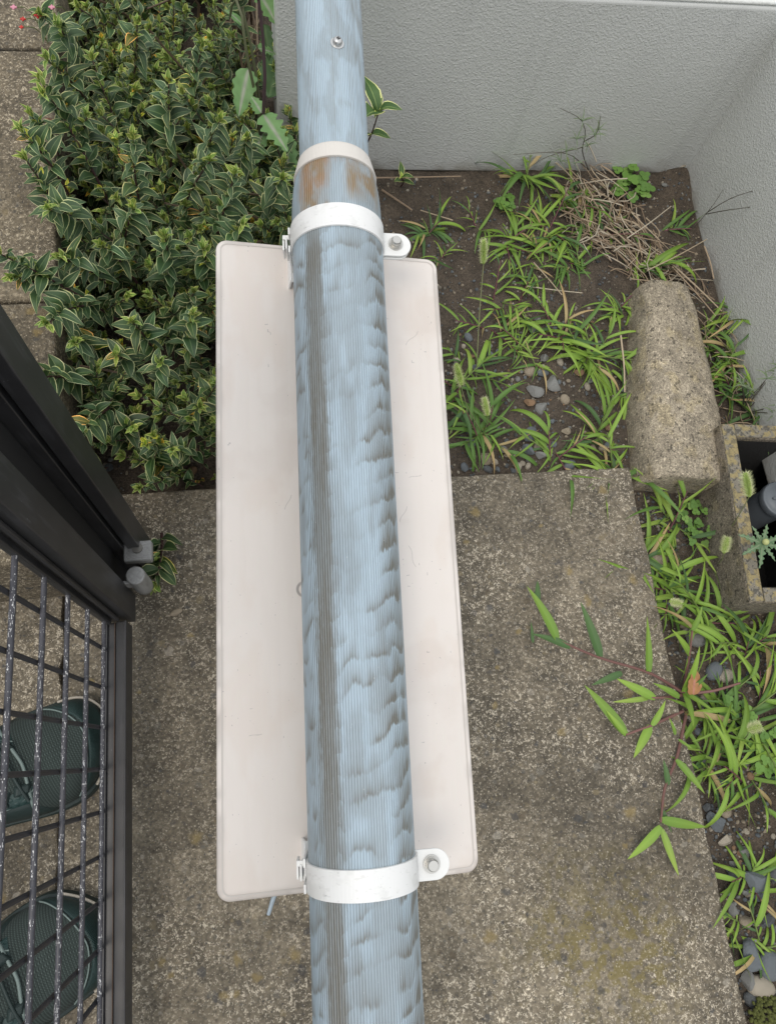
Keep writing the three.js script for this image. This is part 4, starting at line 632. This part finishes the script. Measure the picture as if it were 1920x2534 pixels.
{ // dry straw and dead twigs
  const r = rng(15), t = thing('dry_straw', 'heap of dry tan grass stalks lying across the upper right of the bed', 'dead grass', [0, 0, 0]), ms = [mat(.50, .40, .28, .85), mat(.42, .32, .22, .85), mat(.30, .22, .15, .9), mat(.62, .54, .42, .8)];
  const line = [[0.573, -0.02, -0.929], [0.5802, -0.02, -0.8683], [0.5963, -0.02, -0.8175], [0.6285, -0.02, -0.7758], [0.6529, -0.02, -0.7346], [0.7158, -0.02, -0.6854]];
  const put = (p, a, l, R) => { const y = groundY(p[0], p[2]) + .002 + .022 * r(), e = (r() - .5) * .45, k = (r() - .5) * .03 * l / .06; part('stalk', taper([[p[0] - Math.cos(a) * l / 2, y - Math.sin(e) * l / 2, p[2] - Math.sin(a) * l / 2], [p[0] + k, y + .003, p[2] + k], [p[0] + Math.cos(a) * l / 2, y + Math.sin(e) * l / 2, p[2] + Math.sin(a) * l / 2]], R, R * .6, 4, 4), ms[Math.floor(r() * 4)], t); };
  for (let i = 0; i < 270; i++) { const f = r() * 4.99, k = Math.floor(f), q = f - k, w = .078 * (1 - .3 * Math.abs(f - 2) / 2), p = [lerp(line[k][0], line[k + 1][0], q) + (r() - .5) * w * 1.6, 0, lerp(line[k][2], line[k + 1][2], q) + (r() - .5) * w]; put(p, r() < .5 ? 1.1 + (r() - .5) * 1.5 : r() * 3.14, .022 + .11 * r() * r(), .0008 + .0010 * r()); }
  for (let i = 0; i < 40; i++) { const p = [lerp(.70, .755, r()), 0, lerp(-.62, -.42, r())]; put(p, r() * 3.14, .03 + .05 * r(), .0006 + .0006 * r()); }
  for (const [a, b, R] of [[[0.6773, 0.01, -0.7205], [0.7463, 0.01, -0.6257], .0016], [[0.677, 0.012, -0.7111], [0.7362, 0.006, -0.6193], .0013], [[0.6256, 0.02, -0.6981], [0.7394, 0.03, -0.7513], .0012], [[0.5942, 0.02, -0.683], [0.6702, 0.03, -0.6672], .0009], [[0.7541, 0, -0.7597], [0.7551, 0, -0.6949], .0017], [[0.4277, -0.012, -0.694], [0.5227, -0.012, -0.6793], .0011], [[0.3233, -0.015, -0.8261], [0.2704, -0.015, -0.8464], .0012], [[0.5496, 0.03, -0.5733], [0.547, 0.01, -0.4856], .0016], [[0.5975, 0.03, -0.7535], [0.698, 0.02, -0.8265], .0011], [[0.1988, 0, -0.8985], [0.3442, 0, -0.9033], .0014], [[0.2096, -0.015, -0.8871], [0.2567, -0.015, -0.8464], .0022], [[0.4437, 0, -0.7302], [0.4813, 0, -0.668], .0012], [[0.5811, 0.02, -0.9185], [0.5438, 0.06, -0.9392], .0011]]) part('stalk', taper([a, V3(...a).lerp(V3(...b), .5).add(V3(0, .003, .003)).toArray(), b], R, R * .7, 6, 5), ms[i3(R)], t);
  function i3(R) { return Math.round(R * 1e4) % 4; }
  const tw = thing('dead_twig', 'thin branching dead grass head leaning on the right wall', 'twig', [0, 0, 0]), mt = mat(.10, .09, .07, .8);
  for (const p of [[[0.7429, 0, -0.797], [0.7419, 0.04, -0.7935], [0.738, 0.07, -0.7886], [0.7372, 0.1, -0.7906]], [[0.7449, 0.04, -0.7967], [0.7486, 0.1, -0.775], [0.7674, 0.13, -0.7646]], [[0.7427, 0.04, -0.7935], [0.7437, 0.09, -0.76], [0.7748, 0.12, -0.7427]]]) part('twig_stem', taper(p, .0009, .0005, 10, 4), mt, tw);
  const st = thing('star_weed', 'wispy grey green weed with narrow starry leaves in front of the back wall', 'weed', [0, 0, 0]), mg = gm(.15, .21, .13);
  for (const p of [[[0.5746, 0, -0.9196], [0.5374, 0.06, -0.9055], [0.5261, 0.1, -0.8994], [0.5136, 0.12, -0.9033], [0.4601, 0.16, -0.886]], [[0.5384, 0.07, -0.9126], [0.5447, 0.1, -0.8998], [0.5398, 0.13, -0.9034]], [[0.5746, 0, -0.9196], [0.5131, 0.05, -0.9063], [0.4129, 0.07, -0.8841]], [[0.5382, 0.06, -0.9097], [0.4814, 0.04, -0.9069], [0.4514, 0.02, -0.8998]]]) part('stem', taper(p, .0010, .0005, 12, 4), mt, st);
  for (const p0 of [[0.5136, 0.1200, -0.9033], [0.5404, 0.1000, -0.8956], [0.5138, 0.0900, -0.8967], [0.5414, 0.0700, -0.9027], [0.5085, 0.0600, -0.9009], [0.5290, 0.0400, -0.8950], [0.5048, 0.0400, -0.8989], [0.5494, 0.1000, -0.9064]]) { for (let i = 0; i < 7; i++) { const q = i * .9 + r(); blade(st, p0, V3(Math.cos(q), .3, Math.sin(q)), .014 + .014 * r(), blades[i], mg); } }
  const s2 = thing('star_weed', 'grey green weed with narrow starry leaves between drain pit and right wall', 'weed', [0, 0, 0]);
  const c2 = [0.7553, 0.04, -0.4519]; for (let k = 0; k < 9; k++) { const b = [c2[0] + (r() - .5) * .07, .03 + .05 * r(), c2[2] + (r() - .5) * .08]; part('stem', taper([[c2[0], -.02, c2[2]], [lerp(c2[0], b[0], .6), .02, lerp(c2[2], b[2], .6)], b], .001, .0006, 5, 4), mt, s2); for (let i = 0; i < 6; i++) { const q = i * 1.05 + r(); blade(s2, b, V3(Math.cos(q), .3, Math.sin(q)), .016 + .014 * r(), blades[i + 4], mg); } }
  const th = thing('thistle_weed', 'prickly grey green weed with a pale bud over the drain pit side', 'weed', [0, 0, 0]), c3 = V3(...[0.6458, 0.1, -0.2091]), mk = vcm(.6);
  part('stem', taper([[0.6963, -0.02, -0.2045], [0.668, 0.05, -0.2097], c3.toArray()], .002, .0014, 6, 5), mCulm[0], th);
  for (let i = 0; i < 8; i++) { const q = i * .82 + .3, g = broadLeaf(.15, .6, .1, [.12, .20, .10], [.2, .25, .15], i + 20); const m = part('leaf', g, mk, th); m.applyMatrix4(frame(c3, V3(Math.cos(q), .1, Math.sin(q)), V3(0, 1, 0), .026 + .012 * r())); }
  part('bud', new THREE.IcosahedronGeometry(.0045, 1).translate(c3.x, c3.y + .008, c3.z), mat(.45, .48, .2, .7), th);
}
{ // small round leaved patches
  const r = rng(19);
  const disc = (() => { const s = new THREE.Shape(); for (let i = 0; i <= 14; i++) { const a = i / 14 * 6.283, q = 1 - .25 * Math.pow(Math.max(0, Math.cos(a)), 8); i ? s.lineTo(Math.cos(a) * q, Math.sin(a) * q) : s.moveTo(q, 0); } return new THREE.ExtrudeGeometry(s, { depth: .04, bevelEnabled: false }).rotateX(-Math.PI / 2); })();
  const patch = (label, c, n, rad, s, cols) => { const t = thing('clover_patch', label, 'clover', [c[0], 0, c[2]]); for (let i = 0; i < n; i++) { const a = r() * 6.283, q = Math.sqrt(r()) * rad, x = Math.cos(a) * q, z = Math.sin(a) * q, y0 = groundY(c[0] + x, c[2] + z), y = y0 + .006 + .016 * r(), ac = new Acc(), k = cols[Math.floor(r() * cols.length)]; for (let l = 0; l < 3; l++) { const b = l * 2.094 + a; ac.add(disc, frame(V3(Math.cos(b) * s * .9, 0, Math.sin(b) * s * .9), V3(-Math.cos(b), -.2 + .3 * r(), -Math.sin(b)), V3(0, 1, 0), s * (.8 + .4 * r())), k); } const m = part('leaf', ac.geo(), mClover, t); m.position.set(x, y, z); part('stem', taper([[x, y0 - .002, z], [x, (y0 + y) / 2, z + .001], [x, y, z]], .0004, .0004, 2, 3), mCulm[0], t); } };
  const mClover = vcm(.6), A = [[.14, .27, .05], [.11, .22, .045], [.18, .31, .07]];
  patch('bright green lobed herb beside the straw at the foot of the back wall', [0.6516, -0.02, -0.8964], 26, .034, .0058, A); patch('pale clover between the drain pit and the path edge', [0.6273, -0.02, -0.2728], 34, .034, .0036, A); patch('clover patch at the right edge among arching grass', [0.6519, -0.02, 0.0538], 34, .035, .0040, A); patch('small clover at the path edge beside the runner plant', [0.6226, -0.02, 0.0016], 16, .022, .0036, A); patch('tiny yellow green herb below the upright tuft by the back wall', [0.4188, -0.02, -0.8634], 12, .018, .0044, A);
  const mo = thing('moss', 'olive moss cushion on the soil at the bottom right corner', 'moss', [0.573, -0.018, 0.366]); const ac = new Acc(), b = new THREE.IcosahedronGeometry(1, 1); for (let i = 0; i < 260; i++) { const a = r() * 6.283, q = Math.sqrt(r()) * .026, k = .7 + .6 * r(); ac.add(b, new THREE.Matrix4().compose(V3(Math.cos(a) * q, .010 * (1 - q * q / .0007) + .002 * r(), Math.sin(a) * q * .8), new THREE.Quaternion(), V3(.002, .0024, .002).multiplyScalar(.7 + .7 * r())), [.09 * k, .10 * k, .022 * k]); } part('moss_cushion', ac.geo(), vcm(.9), mo, 'stuff');
  const rf = thing('red_flowers', 'tiny red and pink blossoms on wiry stems over the kerb, top left corner', 'flowers', [0, 0, 0]), mr = mat(.55, .03, .02, .5), mp = mat(.6, .25, .32, .5), pet = new THREE.SphereGeometry(1, 8, 6);
  [[[-0.2604, 0.24, -0.9333], mr, .0036], [[-0.2855, 0.22, -0.9505], mr, .0026], [[-0.2902, 0.24, -0.9454], mp, .003], [[-0.2442, 0.24, -0.948], mp, .003], [[-0.2906, 0.21, -0.9485], mr, .0022]].forEach(([p, m, s]) => { const a = new Acc(); for (let i = 0; i < 4; i++) a.add(pet, new THREE.Matrix4().compose(V3(p[0] + Math.cos(i * 1.57) * s * .5, p[1], p[2] + Math.sin(i * 1.57) * s * .5), new THREE.Quaternion().setFromAxisAngle(V3(0, 1, 0), i * 1.57), V3(s, s * .5, s * .6))); part('blossom', a.geo(), m, rf); part('stem', taper([[p[0] + .02, .16, p[2] - .03], [p[0] + .012, p[1] - .01, p[2] - .012], p], .0007, .0005, 6, 4), mCulm[0], rf); });
  const dl = thing('dead_leaf', 'small dry orange brown leaf caught on a shoot over the left kerb', 'leaf', [-0.2572, 0.21, -0.7943]); part('leaf_blade', broadLeaf(.22, .05, .1, [.28, .15, .09], [.3, .17, .1], 44).scale(.017, .017, .017), vcm(.7), dl);
}
{ // stones: those that can be picked out are pieces of the ground, the fine gravel is one mass
  const r = rng(27), vars = []; for (let k = 0; k < 7; k++) { const g = new THREE.IcosahedronGeometry(1, 3), p = g.attributes.position, ax = .7 + .5 * r(), az = .6 + .5 * r(), cut = []; for (let c = 0; c < 11; c++) cut.push([V3(r() - .5, (r() - .5) * .8, r() - .5).normalize(), .45 + .35 * r()]); for (let i = 0; i < p.count; i++) { const v = V3().fromBufferAttribute(p, i); if (k < 5) for (const [n, d] of cut) { const q = v.dot(n); if (q > d) v.addScaledVector(n, d - q); } p.setXYZ(i, v.x * ax, v.y * .55, v.z * az); } const q = g; q.computeVertexNormals(); vars.push(q); }
  const sc = [[.17, .19, .205], [.26, .26, .245], [.36, .30, .22], [.13, .14, .145], [.44, .39, .31], [.30, .19, .11]], ms = sc.map(c => mat(...c, .8, { bumpMap: soilBump, bumpScale: .0008 }));
  const stone = (x, z, s, k, up = .0) => { if (inPit(x, z)) return; const m = part('stone', vars[Math.floor(r() * 7)], ms[k], soil); m.position.set(x, groundY(x, z) + s * .22 + up, z); m.rotation.set((r() - .5) * .5, r() * 6.28, (r() - .5) * .5); m.scale.setScalar(s); };
  for (const [p, s, k] of [[[0.3937, -0.02, -0.431], .017, 0], [[0.3889, -0.02, -0.4097], .015, 0], [[0.4051, -0.02, -0.3982], .013, 1], [[0.3185, -0.02, -0.3994], .014, 2], [[0.4166, -0.02, -0.5095], .016, 1], [[0.4139, -0.02, -0.5452], .012, 2], [[0.4501, -0.02, -0.5217], .016, 1], [[0.4356, -0.02, -0.5423], .011, 0], [[0.4033, -0.02, -0.4889], .010, 5], [[0.4538, -0.02, -0.4384], .009, 2], [[0.4212, -0.02, -0.4778], .012, 1], [[0.4638, -0.02, -0.4935], .010, 2], [[0.4436, -0.02, -0.5696], .014, 1], [[0.45, -0.02, -0.3813], .012, 0], [[0.3634, -0.02, -0.4024], .008, 4], [[0.3678, -0.02, -0.3823], .008, 4], [[0.3359, -0.02, -0.3808], .007, 0], [[0.2866, -0.02, -0.3867], .010, 0], [[0.2965, -0.02, -0.4223], .012, 1], [[0.7561, -0.02, -0.9338], .012, 4], [[0.7252, -0.02, -0.9325], .007, 1], [[0.6955, -0.02, -0.9215], .005, 0], [[0.7204, -0.02, -0.9014], .006, 1], [[0.328, -0.02, -0.5552], .010, 0], [[0.3224, -0.02, -0.6096], .009, 0], [[0.4414, -0.02, -0.6365], .010, 1], [[0.4301, -0.02, -0.618], .012, 1],
    [[0.5624, -0.02, -0.2278], .018, 2], [[0.5921, -0.02, -0.1036], .016, 1], [[0.608, -0.02, -0.056], .016, 0], [[0.6247, -0.02, -0.0476], .014, 4], [[0.5904, -0.02, -0.0181], .010, 4], [[0.593, -0.02, 0.0207], .014, 2], [[0.5648, -0.02, 0.1437], .022, 0], [[0.5729, -0.02, 0.1647], .015, 4], [[0.595, -0.02, 0.1812], .014, 1], [[0.5762, -0.02, 0.1948], .009, 1], [[0.5961, -0.02, 0.2143], .018, 0], [[0.569, -0.02, 0.211], .010, 3], [[0.6207, -0.02, 0.2099], .016, 3], [[0.5588, -0.02, 0.2458], .010, 1], [[0.5678, -0.02, 0.3038], .024, 0], [[0.5913, -0.02, 0.3152], .020, 0], [[0.5679, -0.02, 0.2868], .010, 3], [[0.5572, -0.02, 0.3265], .017, 1], [[0.5738, -0.02, 0.3377], .021, 4], [[0.5616, -0.02, 0.3517], .014, 3], [[0.6023, -0.02, 0.2655], .015, 3], [[0.5734, -0.02, 0.2618], .012, 2], [[0.5988, -0.02, 0.2364], .012, 0], [[0.5554, -0.02, 0.1223], .011, 3], [[0.5818, -0.02, 0.1304], .010, 2]]) stone(p[0], p[2], s, k);
  const reg = (n, x0, x1, z0, z1, s0, s1) => { for (let i = 0; i < n; i++) stone(lerp(x0, x1, r()), lerp(z0, z1, r()), lerp(s0, s1, r() * r()), Math.floor(r() * 6)); };
  reg(190, .24, .54, -.64, -.375, .003, .010); reg(130, .555, .72, .0, .40, .003, .010); reg(40, .56, .66, -.13, .02, .003, .009); reg(14, -.245, -.10, -.46, -.37, .004, .010);
  const sg = new THREE.IcosahedronGeometry(1, 1), N = 9000, im = new THREE.InstancedMesh(sg, mat(1, 1, 1, .85), N), M = new THREE.Matrix4(), C = new THREE.Color(), Q = new THREE.Quaternion(), E = new THREE.Euler();
  for (let i = 0; i < N; i++) { const bed = r(); let x, z; if (bed < .42) { x = lerp(.15, .76, r()); z = lerp(-.92, -.37, r()); } else if (bed < .92) { x = lerp(.545, .76, r()); z = lerp(-.37, .45, r()); } else { x = lerp(-.24, .2, r()); z = lerp(-.9, -.37, r()); } if (inPit(x, z)) x -= .16; const s = .0008 + .0026 * Math.pow(r(), 2.5), k = sc[Math.floor(r() * 5)], v = .3 + .6 * r(); Q.setFromEuler(E.set(r() * 3, r() * 3, r() * 3)); M.compose(V3(x, groundY(x, z) + s * .3, z), Q, V3(s, s * .7, s * (.7 + .5 * r()))); im.setMatrixAt(i, M); C.setRGB(k[0] * v, k[1] * v, k[2] * v); im.setColorAt(i, C); }
  im.name = 'gravel'; im.userData.kind = 'stuff'; shadow(im); soil.add(im);
  const chip = part('stone', vars[6], ms[2], soil); chip.position.set(...[-0.1339, 0.003, -0.1956]); chip.scale.set(.009, .006, .006); chip.rotation.y = .4;
}
renderer.render(scene, camera);
